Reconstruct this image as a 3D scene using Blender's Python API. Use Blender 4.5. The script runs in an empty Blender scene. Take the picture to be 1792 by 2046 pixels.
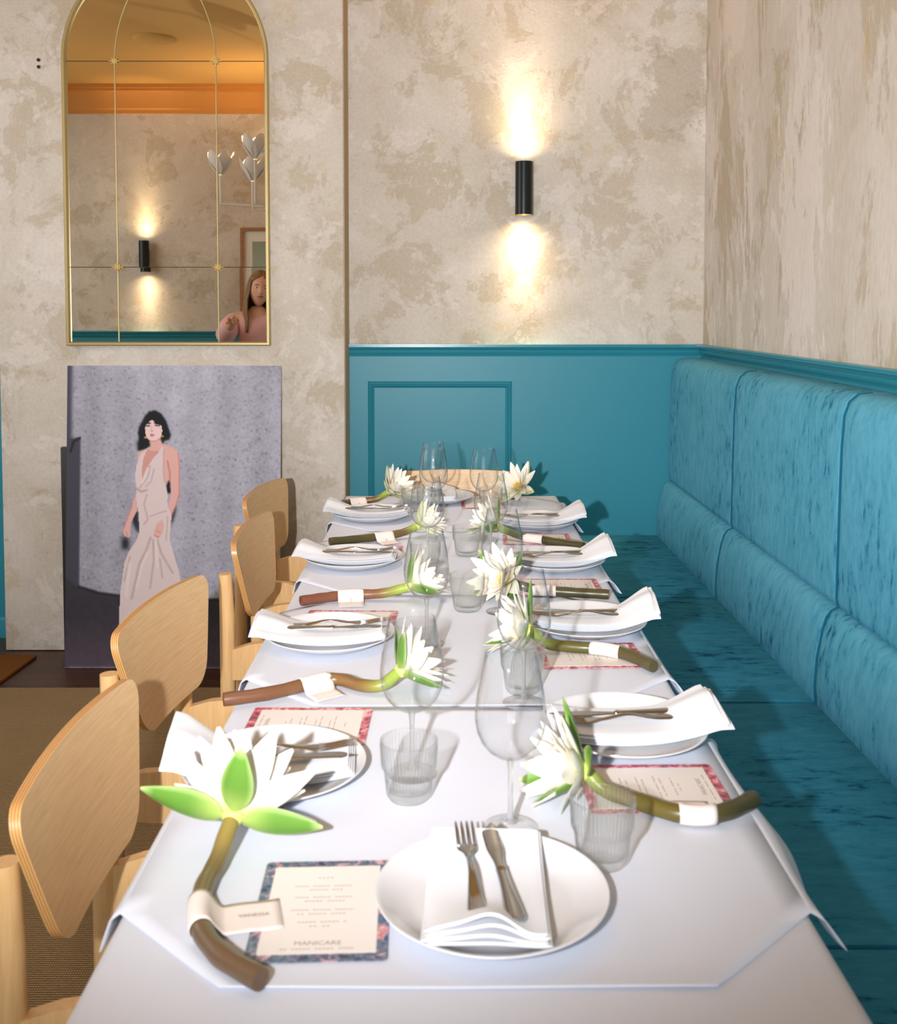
import bpy, bmesh, math, random
import numpy as np
from mathutils import Vector, Matrix, Quaternion
random.seed(7)
rng = np.random.default_rng(7)
S = bpy.context.scene
COL = S.collection
R = math.radians
PI = math.pi

# ------------------------------------------------------------------ camera
cam_d = bpy.data.cameras.new('camera'); cam = bpy.data.objects.new('camera', cam_d); COL.objects.link(cam)
cam.location = (0, 0, 1.44)
cam.rotation_euler = (R(90) - math.atan(108 / 2100), 0, -math.atan(7 / 2100))
cam_d.sensor_width = 36; cam_d.lens = 2100 / 2046 * 36
cam_d.shift_y = -293 / 2046
cam_d.clip_start = .02
cam_d.dof.use_dof = True; cam_d.dof.focus_distance = 3.3; cam_d.dof.aperture_fstop = 7.5
S.camera = cam
# ------------------------------------------------------------------ light
S.view_settings.view_transform = 'Standard'; S.view_settings.look = 'None'
S.view_settings.gamma = 1; S.view_settings.use_curve_mapping = False
S.view_settings.exposure = 0.0
try:
    S.cycles.max_bounces = 14; S.cycles.transparent_max_bounces = 40; S.cycles.transmission_bounces = 14
    S.cycles.glossy_bounces = 6; S.cycles.sample_clamp_indirect = 6
except Exception: pass
W = bpy.data.worlds.new('world'); S.world = W; W.use_nodes = True
W.node_tree.nodes['Background'].inputs[0].default_value = (.75, .85, 1, 1)
W.node_tree.nodes['Background'].inputs[1].default_value = .6

def light(name, kind, loc, power, color=(1, 1, 1), target=None, **kw):
    d = bpy.data.lights.new(name, kind); o = bpy.data.objects.new(name, d); COL.objects.link(o)
    o.location = loc; d.energy = power; d.color = color
    for k, v in kw.items(): setattr(d, k, v)
    if target is not None:
        o.rotation_euler = (Vector(target) - Vector(loc)).to_track_quat('-Z', 'Y').to_euler()
    return o
# the photographer's flash, held left of the lens
light('camera_flash', 'SPOT', (-.25, 0, 1.45), 410, (.975, .98, 1), (.12, 4.2, 1.80), spot_size=R(90), spot_blend=1.0, shadow_soft_size=.022)
# daylight through the street window behind the photographer and the side window on the left
light('window_daylight', 'AREA', (-.8, -2.5, 1.75), 40, (.90, .95, 1), (-.2, 2.0, 1.0), shape='RECTANGLE', size=3.2, size_y=1.9)
light('window_daylight', 'AREA', (-3.3, 2.7, 1.95), 26, (.97, .98, 1), (.2, 2.4, .8), shape='RECTANGLE', size=2.4, size_y=1.7)

# ceiling downlights aimed at the table
for y_, p_, a_ in ((1.2, 6, 30), (2.05, 25, 30), (2.85, 46, 29), (3.5, 56, 27)):
    light('ceiling_downlight', 'SPOT', (-.05, y_, 3.04), p_, (1, .985, .975), (-.02, y_, 0), spot_size=R(a_), spot_blend=.9, shadow_soft_size=.10)

# ------------------------------------------------------------------ materials
def lin(c):
    return tuple(((x / 255) / 12.92 if x / 255 <= .04045 else ((x / 255 + .055) / 1.055) ** 2.4) for x in c)
def setin(b, k, v):
    if k in b.inputs: b.inputs[k].default_value = v
class NT:
    def __init__(s, name):
        s.m = bpy.data.materials.new(name); s.m.use_nodes = True; s.t = s.m.node_tree
        s.b = s.t.nodes['Principled BSDF']; s.out = s.t.nodes['Material Output']
    def n(s, ty, ins=None, **kw):
        nd = s.t.nodes.new(ty)
        for k, v in kw.items(): setattr(nd, k, v)
        for k, v in (ins or {}).items():
            if hasattr(v, 'bl_idname') or isinstance(v, bpy.types.NodeSocket): s.t.links.new(v, nd.inputs[k])
            else: nd.inputs[k].default_value = v
        return nd
    def l(s, a, b): s.t.links.new(a, b)
    def coord(s, scale=(1, 1, 1), rot=(0, 0, 0), loc=(0, 0, 0), kind='Object'):
        tc = s.n('ShaderNodeTexCoord')
        return s.n('ShaderNodeMapping', {'Vector': tc.outputs[kind], 'Scale': scale, 'Rotation': rot, 'Location': loc}).outputs[0]
    def noise(s, vec, scale, detail=6, rough=.6, dist=0.0):
        return s.n('ShaderNodeTexNoise', {'Vector': vec, 'Scale': scale, 'Detail': detail, 'Roughness': rough, 'Distortion': dist}).outputs['Fac']
    def ramp(s, fac, stops, interp='LINEAR'):
        r = s.n('ShaderNodeValToRGB', {'Fac': fac}); cr = r.color_ramp; cr.interpolation = interp
        while len(cr.elements) < len(stops): cr.elements.new(.5)
        for e, (p, c) in zip(cr.elements, stops):
            e.position = p; e.color = (*c, 1) if len(c) == 3 else c
        return r.outputs[0]
    def mix(s, fac, a, b, mode='MIX'):
        nd = s.n('ShaderNodeMix', data_type='RGBA', blend_type=mode)
        for sock, v in ((nd.inputs[0], fac), (nd.inputs[6], a), (nd.inputs[7], b)):
            if isinstance(v, bpy.types.NodeSocket): s.l(v, sock)
            elif isinstance(v, (int, float)): sock.default_value = v
            else: sock.default_value = (*v, 1) if len(v) == 3 else v
        return nd.outputs[2]
    def math(s, op, a, b=0.0):
        nd = s.n('ShaderNodeMath', operation=op)
        for i, v in enumerate((a, b)):
            if isinstance(v, bpy.types.NodeSocket): s.l(v, nd.inputs[i])
            else: nd.inputs[i].default_value = v
        return nd.outputs[0]
    def bump(s, h, strength=.3, dist=.01):
        b = s.n('ShaderNodeBump', {'Height': h, 'Strength': strength, 'Distance': dist}); s.l(b.outputs[0], s.b.inputs['Normal'])
def plain(name, rgb, rough=.5, metal=0.0, spec=.5, **kw):
    k = NT(name); c = lin(rgb)
    setin(k.b, 'Base Color', (*c, 1)); setin(k.b, 'Roughness', rough); setin(k.b, 'Metallic', metal); setin(k.b, 'Specular IOR Level', spec)
    for a, v in kw.items(): setin(k.b, a, v)
    return k.m
M = {}
def plaster(name, streak):
    k = NT(name)
    sc = (1, 1, .38) if streak else (1, 1, 1)
    v = k.coord(sc)
    big = k.noise(v, 2.6, 10, .66, .6)
    base = k.ramp(big, [(.28, lin((190, 178, 161))), (.45, lin((208, 199, 186))), (.6, lin((217, 209, 200))), (.78, lin((230, 224, 216)))])
    p1 = k.noise(k.coord(sc, loc=(3.1, 2.2, 7.7)), 2.6 if streak else 3.9, 14, .72, .45)
    m1 = k.ramp(p1, [(.53, (0, 0, 0)), (.565, (1, 1, 1))])
    base = k.mix(k.math('MULTIPLY', m1, .62 if streak else .5), base, lin((178, 160, 130)))
    p2 = k.noise(k.coord(sc, loc=(-5.3, 1.2, 2.9)), 3.0 if streak else 5.4, 14, .70, .4)
    m2 = k.ramp(p2, [(.53 if streak else .565, (0, 0, 0)), (.545 if streak else .59, (1, 1, 1))])
    base = k.mix(k.math('MULTIPLY', m2, .8 if streak else .5), base, lin((232, 224, 217)))
    p3 = k.noise(k.coord(sc, loc=(9, -4, 1)), 6.5, 9, .6)
    m3 = k.ramp(p3, [(.62, (0, 0, 0)), (.68, (1, 1, 1))])
    base = k.mix(k.math('MULTIPLY', m3, .35), base, lin((198, 172, 112)))
    if not streak:     # a darker, scraped patch high in the far corner
        sx = k.n('ShaderNodeSeparateXYZ', {0: k.coord()})
        dx = k.math('DIVIDE', k.math('ABSOLUTE', k.math('SUBTRACT', sx.outputs[0], 1.0)), .13); dz = k.math('DIVIDE', k.math('ABSOLUTE', k.math('SUBTRACT', sx.outputs[2], 2.38)), .19)
        bx = k.math('ADD', k.math('MAXIMUM', dx, dz), k.math('MULTIPLY', k.math('SUBTRACT', k.noise(k.coord(), 9, 12, .75),   .5), 3.0))
        base = k.mix(k.math('MULTIPLY', k.ramp(bx, [(.90, (1, 1, 1)), (1.02, (0, 0, 0))]), .34), base, lin((142, 126, 96)))
    fine = k.noise(k.coord((14, 14, 4 if streak else 14)), 5, 8, .7)
    base = k.mix(.16, base, k.ramp(fine, [(.3, lin((140, 125, 100))), (.7, lin((245, 240, 232)))]))
    k.l(base, k.b.inputs['Base Color']); setin(k.b, 'Roughness', .85); setin(k.b, 'Specular IOR Level', .2)
    h = k.math('ADD', k.math('MULTIPLY', m1, -.5), k.math('ADD', k.math('MULTIPLY', m2, .8 if streak else .5), k.math('MULTIPLY', fine, .5)))
    k.bump(h, .28, .006)
    return k.m
M['plaster'] = plaster('mottled_plaster', False)
M['plaster_streak'] = plaster('streaked_plaster', True)
def teal_paint():
    k = NT('teal_paint'); f = k.noise(k.coord(), 60, 4)
    k.l(k.mix(k.math('MULTIPLY', f, .12), lin((44, 136, 156)), lin((58, 150, 168))), k.b.inputs['Base Color'])
    setin(k.b, 'Roughness', .42); setin(k.b, 'Specular IOR Level', .4); k.bump(f, .05, .002); return k.m
M['teal'] = teal_paint()
def glossy_teal():
    k = NT('teal_gloss_paint'); setin(k.b, 'Base Color', (*lin((50, 140, 158)), 1)); setin(k.b, 'Roughness', .24); setin(k.b, 'Specular IOR Level', .6); return k.m
M['teal_gloss'] = glossy_teal()
M['seam'] = plain('seam_darkening', (26, 96, 124), .9, 0, .05)  # darker than the velvet, put in to darken the lit seam grooves
def velvet(name, sc, a, b, c):
    k = NT(name); v = k.coord(sc)
    f = k.noise(v, 16, 8, .68, .35); g = k.noise(k.coord(loc=(4, 2, 1)), 3.2, 5, .6); h = k.noise(k.coord(sc, loc=(1, 7, 3)), 60, 3, .6)
    mm = k.math('ADD', k.math('MULTIPLY', f, .62), k.math('ADD', k.math('MULTIPLY', g, .30), k.math('MULTIPLY', h, .10)))
    k.l(k.ramp(mm, [(.375, lin(c)), (.455, lin(a)), (.60, lin(b))]), k.b.inputs['Base Color'])
    setin(k.b, 'Roughness', .85); setin(k.b, 'Specular IOR Level', .12)
    k.bump(f, .10, .003); return k.m
M['velvet'] = velvet('crushed_velvet_back', (2.0, 2.6, 1.0), (78, 156, 184), (98, 174, 200), (22, 92, 126))
M['velvet_seat'] = velvet('crushed_velvet_seat', (.9, 2.6, 2), (46, 124, 150), (60, 138, 164), (14, 74, 100))
def wood(name, a, b, sc=(1, 1, 1), rough=.46, scale=9):
    k = NT(name); v = k.coord(sc); f = k.noise(v, scale, 6, .55, .3)
    k.l(k.ramp(f, [(.3, lin(a)), (.7, lin(b))]), k.b.inputs['Base Color'])
    setin(k.b, 'Roughness', rough); setin(k.b, 'Coat Weight', .18); setin(k.b, 'Coat Roughness', .35); return k.m
M['beech'] = wood('beech_veneer', (222, 180, 126), (238, 200, 148), (1, 14, 22))
M['beech_leg'] = wood('beech_turned', (220, 174, 116), (234, 192, 136), (16, 16, 1.2))
M['ply_light'] = plain('ply_light', (222, 174, 112), .3)
M['ply_dark'] = plain('ply_dark', (176, 118, 62), .35)
def parquet():
    k = NT('dark_parquet'); v = k.coord()
    br = k.n('ShaderNodeTexBrick', {'Vector': v, 'Color1': (*lin((62, 38, 26)), 1), 'Color2': (*lin((84, 52, 34)), 1), 'Mortar': (*lin((28, 18, 12)), 1), 'Scale': 3.2, 'Mortar Size': .006, 'Brick Width': .9, 'Row Height': .22})
    f = k.noise(k.coord((2, 20, 1)), 6)
    k.l(k.mix(k.math('MULTIPLY', f, .5), br.outputs[0], lin((40, 26, 18))), k.b.inputs['Base Color']); setin(k.b, 'Roughness', .4); return k.m
M['parquet'] = parquet()
def sisal(name, a, b):
    k = NT(name); v = k.coord()
    w1 = k.n('ShaderNodeTexWave', {'Vector': v, 'Scale': 42, 'Distortion': 1.2, 'Detail': 2, 'Detail Scale': 3}, bands_direction='Y').outputs['Fac']
    w2 = k.n('ShaderNodeTexWave', {'Vector': v, 'Scale': 55, 'Distortion': 1.5, 'Detail': 2}, bands_direction='X').outputs['Fac']
    h = k.math('MULTIPLY', w1, k.math('ADD', k.math('MULTIPLY', w2, .5), .5))
    n = k.noise(v, 3, 5)
    k.l(k.mix(k.math('MULTIPLY', n, .45), k.ramp(h, [(.1, lin(a)), (.8, lin(b))]), lin(a)), k.b.inputs['Base Color'])
    setin(k.b, 'Roughness', .95); setin(k.b, 'Specular IOR Level', .05); k.bump(h, .6, .004); return k.m
M['sisal'] = sisal('sisal_weave', (104, 86, 60), (212, 184, 140))
M['sisal_orange'] = sisal('coir_weave', (112, 70, 34), (150, 100, 54))
def cloth(name, rgb, sc=260):
    k = NT(name); f = k.noise(k.coord(), sc, 2); g = k.noise(k.coord(), 4, 3)
    k.l(k.mix(k.math('MULTIPLY', g, .1), lin(rgb), lin(tuple(x - 12 for x in rgb))), k.b.inputs['Base Color'])
    setin(k.b, 'Roughness', .75); setin(k.b, 'Specular IOR Level', .25); setin(k.b, 'Sheen Weight', .1)
    k.bump(k.math('ADD', k.math('MULTIPLY', f, .3), k.math('MULTIPLY', g, 1.5)), .1, .004); return k.m
M['cloth'] = cloth('white_tablecloth', (210, 214, 226))
M['topper'] = cloth('white_topper', (211, 215, 227))
M['napkin'] = cloth('white_napkin', (224, 226, 232))
M['porcelain'] = plain('porcelain', (216, 217, 220), .12, 0, .6)
def steel():
    k = NT('polished_steel'); f = k.noise(k.coord((60, 4, 60)), 8)
    setin(k.b, 'Base Color', (.46, .47, .50, 1)); setin(k.b, 'Metallic', 1); k.l(k.ramp(f, [(.3, (.10,) * 3), (.7, (.20,) * 3)]), k.b.inputs['Roughness']); return k.m
M['steel'] = steel()
def glass(name, tint, frac, base_refl=.020, edge=.34):
    k = NT(name)
    gl = k.n('ShaderNodeBsdfGlass', {'Color': (*tint, 1), 'Roughness': 0.0, 'IOR': 1.46})
    lw = k.n('ShaderNodeLayerWeight', {'Blend': .5})
    face = lw.outputs['Facing']
    tc = k.ramp(face, [(0, tint), (.70, tuple(x * .985 for x in tint)), (.9, tuple(x * (.55 + .45 * edge) for x in tint)), (1, tuple(x * edge for x in tint))])
    fr = k.math('ADD', base_refl, k.math('MULTIPLY', k.math('POWER', face, 4.0), .8))
    tr = k.n('ShaderNodeBsdfTransparent', {'Color': tc}); gs = k.n('ShaderNodeBsdfGlossy', {'Roughness': .02})
    thin = k.n('ShaderNodeMixShader', {0: fr, 1: tr.outputs[0], 2: gs.outputs[0]})
    mx = k.n('ShaderNodeMixShader', {0: frac, 1: thin.outputs[0], 2: gl.outputs[0]})
    k.l(mx.outputs[0], k.out.inputs['Surface']); return k.m
M['wine'] = glass('crystal_glass', (.996, .998, .998), .0)
M['wine_stem'] = glass('crystal_stem', (.985, .99, .99), .55)
M['tumbler'] = glass('pressed_glass', (.995, 1, .997), .12, .03, .36)
def attr_mat(name, rough=.45, spec=.4, sub=0.0, layer='col'):
    k = NT(name); a = k.n('ShaderNodeVertexColor', layer_name=layer)
    k.l(a.outputs['Color'], k.b.inputs['Base Color']); setin(k.b, 'Roughness', rough); setin(k.b, 'Specular IOR Level', spec)
    if sub: setin(k.b, 'Subsurface Weight', sub); setin(k.b, 'Subsurface Radius', (.01, .01, .006)); setin(k.b, 'Subsurface Scale', .5)
    return k.m
M['petal'] = attr_mat('lily_petal', .5, .3, .08)
M['stem'] = attr_mat('lily_stem', .35, .5)
M['stamen'] = plain('lily_stamen', (240, 205, 70), .6)
M['print'] = attr_mat('photo_print', .28, .35)
M['paper'] = plain('cream_card', (224, 217, 212), .8, 0, .2)
M['tag'] = plain('blush_card', (228, 216, 210), .8, 0, .2)
M['ink'] = plain('grey_ink', (140, 128, 122), .8, 0, .1)
def floral(name, stops, loc):
    k = NT(name)
    f = k.noise(k.coord(loc=loc), 26, 5, .65, 1.6); g = k.noise(k.coord(loc=(loc[0] + 4, 1, 2)), 120, 4, .7)
    k.l(k.mix(.22, k.ramp(f, [(p, lin(c)) for p, c in stops]), k.ramp(g, [(.4, lin((30, 20, 40))), (.6, lin((250, 220, 220)))])), k.b.inputs['Base Color'])
    setin(k.b, 'Roughness', .4); return k.m
M['floral_navy'] = floral('floral_navy', [(.30, (24, 34, 74)), (.42, (28, 52, 92)), (.47, (52, 112, 140)), (.53, (40, 40, 84)), (.57, (206, 180, 190)), (.62, (196, 60, 72)), (.68, (240, 200, 178))], (1.7, 0, 0))
M['floral_red'] = floral('floral_red', [(.30, (52, 30, 44)), (.40, (140, 30, 58)), (.48, (196, 48, 82)), (.54, (226, 150, 165)), (.60, (240, 205, 195)), (.70, (160, 30, 60))], (0, 3.2, 0))
M['brass'] = plain('aged_brass', (190, 172, 122), .45, .7)
M['gilt'] = plain('gilt_star', (224, 196, 128), .4, .2)
M['dark_brass'] = plain('tarnished_brass', (74, 62, 44), .5, .4)
M['mirror'] = plain('mirror_silver', (226, 218, 204), .0, 1.0)
M['black'] = plain('black_metal', (14, 24, 26), .3, .3)
M['white_metal'] = plain('white_metal', (232, 228, 224), .45)
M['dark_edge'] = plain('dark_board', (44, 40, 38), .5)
M['ceiling'] = plain('ochre_ceiling', (206, 160, 92), .8, 0, .2)
M['cornice'] = plain('ochre_cornice', (196, 132, 62), .6, 0, .3)
M['white_paint'] = plain('white_paint', (214, 204, 194), .6)
M['reveal'] = plain('plaster_reveal', (186, 164, 136), .9, 0, .1)
M['hole'] = plain('dark_screw', (30, 24, 20), .6)
def emit(name, rgb, st):
    k = NT(name); e = k.n('ShaderNodeEmission', {'Color': (*rgb, 1), 'Strength': st}); k.l(e.outputs[0], k.out.inputs['Surface']); return k.m
M['lamp'] = emit('lamp_glow', (1, .72, .38), 9)
M['day'] = emit('daylight_sky', (.9, .95, 1), 1.6)
M['oak_frame'] = wood('oak_frame', (150, 100, 62), (176, 124, 80), (3, 3, 20))
M['mat_board'] = plain('mat_board', (236, 230, 220), .8)
M['skin'] = plain('skin', (236, 186, 164), .5, 0, .35, **{'Subsurface Weight': .15})
M['pink'] = cloth('pink_blouse', (240, 196, 204), 120)
def hairm():
    k = NT('brown_hair'); f = k.noise(k.coord((40, 40, 3)), 4)
    k.l(k.ramp(f, [(.35, lin((84, 58, 38))), (.65, lin((176, 138, 96)))]), k.b.inputs['Base Color']); setin(k.b, 'Roughness', .45); return k.m
M['hair'] = hairm()
M['denim'] = plain('dark_trousers', (40, 44, 56), .8)
M['lips'] = plain('lips', (190, 92, 92), .4)
M['eye'] = plain('eye_white', (236, 232, 228), .2)
M['iris'] = plain('iris_brown', (50, 32, 22), .2)

# ------------------------------------------------------------------ mesh helpers
class MB:
    def __init__(s): s.v = []; s.f = []; s.mi = []; s.c = None
    def add(s, vs, fs, mi=0):
        o = len(s.v); s.v += [tuple(p) for p in vs]; s.f += [tuple(i + o for i in f) for f in fs]; s.mi += [mi] * len(fs); return s
    def box(s, x0, x1, y0, y1, z0, z1, mi=0):
        vs = [(x, y, z) for z in (z0, z1) for y in (y0, y1) for x in (x0, x1)]
        return s.add(vs, [(0, 2, 3, 1), (4, 5, 7, 6), (0, 1, 5, 4), (2, 6, 7, 3), (0, 4, 6, 2), (1, 3, 7, 5)], mi)
    def rbox(s, x0, x1, y0, y1, z0, z1, r=.01, seg=3, mi=0):
        bm = bmesh.new(); bmesh.ops.create_cube(bm, size=1)
        for v in bm.verts: v.co = ((x0 + x1) / 2 + v.co.x * (x1 - x0), (y0 + y1) / 2 + v.co.y * (y1 - y0), (z0 + z1) / 2 + v.co.z * (z1 - z0))
        bmesh.ops.bevel(bm, geom=list(bm.edges), offset=r, segments=seg, profile=.5, affect='EDGES')
        bm.verts.index_update(); s.add([v.co[:] for v in bm.verts], [[v.index for v in f.verts] for f in bm.faces], mi); bm.free(); return s
    def lathe(s, prof, n=32, c=(0, 0, 0), mi=0, mod=None, closed=False):
        vs = []
        for (r, z) in prof:
            for i in range(n):
                a = 2 * PI * i / n; rr = r * (mod(a, r, z) if mod else 1)
                vs.append((c[0] + rr * math.cos(a), c[1] + rr * math.sin(a), c[2] + z))
        fs = []; m = len(prof)
        for k in range(m if closed else m - 1):
            k2 = (k + 1) % m
            for i in range(n): fs.append((k * n + i, k * n + (i + 1) % n, k2 * n + (i + 1) % n, k2 * n + i))
        return s.add(vs, fs, mi)
    def tube(s, pts, rad, n=12, cap=True, mi=0, squash=None):
        pts = [Vector(p) for p in pts]; m = len(pts)
        rads = rad if isinstance(rad, (list, tuple)) else [rad] * m
        vs = []; prev = None
        for i in range(m):
            t = (pts[min(i + 1, m - 1)] - pts[max(i - 1, 0)]).normalized()
            if prev is None:
                a = Vector((0, 0, 1)) if abs(t.z) < .9 else Vector((1, 0, 0)); u = t.cross(a).normalized()
            else: u = (prev - t * prev.dot(t)).normalized()
            prev = u; w = t.cross(u)
            for k in range(n):
                an = 2 * PI * k / n
                vs.append(pts[i] + u * (math.cos(an) * rads[i]) + w * (math.sin(an) * rads[i] * (squash or 1)))
        fs = [(i * n + k, i * n + (k + 1) % n, (i + 1) * n + (k + 1) % n, (i + 1) * n + k) for i in range(m - 1) for k in range(n)]
        if cap: fs += [tuple(reversed(range(n))), tuple((m - 1) * n + k for k in range(n))]
        return s.add(vs, fs, mi)
    def grid(s, f, nu, nv, mi=0, flip=False):
        vs = [f(i / nu, j / nv) for j in range(nv + 1) for i in range(nu + 1)]; w = nu + 1
        fs = [(j * w + i, j * w + i + 1, (j + 1) * w + i + 1, (j + 1) * w + i) for j in range(nv) for i in range(nu)]
        if flip: fs = [tuple(reversed(q)) for q in fs]
        return s.add(vs, fs, mi)
    def prism(s, poly, axis, a, b, mi=0):
        # poly of 2D points extruded along axis ('x','y','z') from a to b
        def P(p, t): return {'x': (t, p[0], p[1]), 'y': (p[0], t, p[1]), 'z': (p[0], p[1], t)}[axis]
        n = len(poly); vs = [P(p, a) for p in poly] + [P(p, b) for p in poly]
        fs = [(i, (i + 1) % n, n + (i + 1) % n, n + i) for i in range(n)] + [tuple(reversed(range(n))), tuple(range(n, 2 * n))]
        return s.add(vs, fs, mi)
    def mesh(s, name, mats, smooth=40):
        me = bpy.data.meshes.new(name); me.from_pydata(s.v, [], s.f)
        bm = bmesh.new(); bm.from_mesh(me); bmesh.ops.recalc_face_normals(bm, faces=bm.faces); bm.to_mesh(me); bm.free()
        for m in (mats if isinstance(mats, (list, tuple)) else [mats]): me.materials.append(m)
        me.polygons.foreach_set('material_index', s.mi)
        if smooth:
            me.polygons.foreach_set('use_smooth', [True] * len(me.polygons)); me.set_sharp_from_angle(angle=R(smooth))
        if s.c is not None:
            ca = me.color_attributes.new('col', 'FLOAT_COLOR', 'POINT')
            ca.data.foreach_set('color', np.array([(*c, 1) for c in s.c], dtype=np.float32).ravel())
        me.update(); return me
    def build(s, name, mats, parent=None, smooth=40):
        return link(name, s.mesh(name, mats, smooth), parent)
def link(name, me, parent=None):
    o = bpy.data.objects.new(name, me); COL.objects.link(o)
    if parent is not None: o.parent = parent
    return o
def tag(o, label, cat, group=None):
    o['label'] = label; o['category'] = cat
    if group: o['group'] = group
    return o
def thing(name, label, cat, loc=(0, 0, 0), rz=0, group=None):
    o = bpy.data.objects.new(name, None); COL.objects.link(o); o.empty_display_size = .05
    o.location = loc; o.rotation_euler = (0, 0, rz); return tag(o, label, cat, group)
def struct(name, mb, m, parent=None, smooth=30):
    o = mb.build(name, m, parent, smooth)
    if parent is None: o['kind'] = 'structure'
    return o
def text_mesh(body, size, mat, name='lettering'):
    cu = bpy.data.curves.new('t', 'FONT'); cu.body = body; cu.size = size; cu.align_x = 'CENTER'; cu.align_y = 'CENTER'; cu.resolution_u = 2
    ob = bpy.data.objects.new('t', cu); COL.objects.link(ob); bpy.context.view_layer.update()
    me = bpy.data.meshes.new_from_object(ob.evaluated_get(bpy.context.evaluated_depsgraph_get()))
    bpy.data.objects.remove(ob); bpy.data.curves.remove(cu); me.name = name
    me.materials.clear(); me.materials.append(mat); return me
def catmull(pts, n):
    P = [Vector(p) for p in pts]; P = [P[0] * 2 - P[1]] + P + [P[-1] * 2 - P[-2]]; out = []
    m = len(P) - 3
    for k in range(n + 1):
        t = k / n * m; i = min(int(t), m - 1); t -= i
        a, b, c, d = P[i:i + 4]
        out.append(.5 * ((2 * b) + (c - a) * t + (2 * a - 5 * b + 4 * c - d) * t * t + (3 * b - a - 3 * c + d) * t ** 3))
    return out
def sm(x, a=0, b=1):
    x = min(1, max(0, (x - a) / (b - a))); return x * x * (3 - 2 * x)

# ------------------------------------------------------------------ room shell
YB, XR, XL, YP = 4.60, 1.13, -3.4, 4.40       # back wall, right wall, left wall, pier face
YF, YR, CZ = .95, -2.75, 3.08                 # partition behind the seats, street wall, ceiling
PX0, PX1 = -1.865, -.421
struct('floor', MB().box(XL, XR, YR, YB, -.1, 0), M['parquet'])
struct('ceiling', MB().box(XL - .1, XR + .1, YR - .1, YB + .1, CZ, CZ + .1), M['ceiling'])
struct('wall_back', MB().box(XL - .1, XR + .1, YB, YB + .12, 0, CZ), M['plaster'])
struct('wall_right', MB().box(XR, XR + .12, YR, YB, 0, CZ), M['plaster_streak'])
pier = MB().rbox(PX0, PX1, YP, YB + .02, .002, CZ, .006, 2)
struct('wall_pier', pier, M['plaster'])
struct('trim_1', MB().box(PX1 - .002, PX1 + .0025, YP + .006, YB - .001, .02, CZ), M['reveal'])
fw = MB().box(XL, -.95, YF - .12, YF, 0, CZ)
struct('wall_front', fw, M['plaster'])
# left wall with a window opening
lw = MB()
for b in ((YR, YB, 0, 1.05), (YR, YB, 2.8, CZ), (YR, 1.5, 1.05, 2.8), (3.9, YB, 1.05, 2.8)): lw.box(XL - .12, XL, b[0], b[1], b[2], b[3])
struct('wall_left', lw, M['plaster'])
rw = MB()
for b in ((XL, XR, 0, .8), (XL, XR, 2.75, CZ), (XL, -2.45, .8, 2.75), (.85, XR, .8, 2.75)): rw.box(b[0], b[1], YR - .12, YR, b[2], b[3])
struct('wall_rear', rw, M['plaster'])
def win_x(name, x, y0, y1, z0, z1):
    m = MB()
    for b in ((y0, y1, z0, z0 + .06), (y0, y1, z1 - .06, z1), (y0, y0 + .06, z0, z1), (y1 - .06, y1, z0, z1), ((y0 + y1) / 2 - .03, (y0 + y1) / 2 + .03, z0, z1), (y0, y1, 2.2, 2.25)): m.box(x - .09, x - .03, b[0], b[1], b[2], b[3])
    w = struct(name, m, M['white_paint']); p = MB().box(x - .063, x - .057, y0 + .02, y1 - .02, z0 + .02, z1 - .02).build('pane', M['day'], w)
win_x('window_1', XL, 1.5, 3.9, 1.05, 2.8)
m = MB(); x0, x1, z0, z1 = -2.45, .85, .8, 2.75
for b in ((x0, x1, z0, z0 + .06), (x0, x1, z1 - .06, z1), (x0, x0 + .06, z0, z1), (x1 - .06, x1, z0, z1), (-1.38, -1.32, z0, z1), (-.28, -.22, z0, z1)): m.box(b[0], b[1], YR - .09, YR - .03, b[2], b[3])
w2 = struct('window_2', m, M['white_paint']); MB().box(x0 + .02, x1 - .02, YR - .063, YR - .057, z0 + .02, z1 - .02).build('pane', M['day'], w2)
# dado rail: profile (distance from wall, height)
RP = [(0, 1.243), (.010, 1.243), (.012, 1.250), (.016, 1.254), (.022, 1.262), (.024, 1.270), (.019, 1.273), (.026, 1.278), (.032, 1.285), (.032, 1.289), (.036, 1.291), (.036, 1.296), (0, 1.296)]
WP = .012
struct('trim_2', MB().prism([(YB - d, z) for d, z in RP], 'x', PX1 + .001, XR), M['teal_gloss'])
struct('trim_3', MB().prism([(XR - d, z) for d, z in RP], 'y', YR, YB), M['teal_gloss'])
struct('trim_4', MB().prism([(YB - d, z) for d, z in RP], 'x', XL, PX0), M['teal_gloss'])
struct('trim_5', MB().prism([(YF + d, z) for d, z in RP], 'x', XL, -.95), M['teal_gloss'])
struct('trim_6', MB().box(PX1 + .003, XR, YB - WP, YB, .09, 1.243), M['teal'])
struct('trim_7', MB().box(XR - WP, XR, YR, YB - WP, .09, 1.243), M['teal'])
struct('trim_8', MB().box(XL, PX0 - .001, YB - WP, YB, .09, 1.243), M['teal'])
struct('trim_9', MB().box(XL, -.95, YF, YF + WP, .09, 1.243), M['teal'])
struct('baseboard_back', MB().prism([(YB, 0), (YB - .022, 0), (YB - .022, .075), (YB - .014, .09), (YB, .09)], 'x', PX1 + .003, XR), M['teal'])
struct('baseboard_left', MB().prism([(YB, 0), (YB - .022, 0), (YB - .022, .075), (YB - .014, .09), (YB, .09)], 'x', XL, PX0 - .001), M['teal'])
struct('baseboard_front', MB().prism([(YF, 0), (YF + .022, 0), (YF + .022, .075), (YF + .014, .09), (YF, .09)], 'x', XL, -.95), M['teal'])
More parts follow.
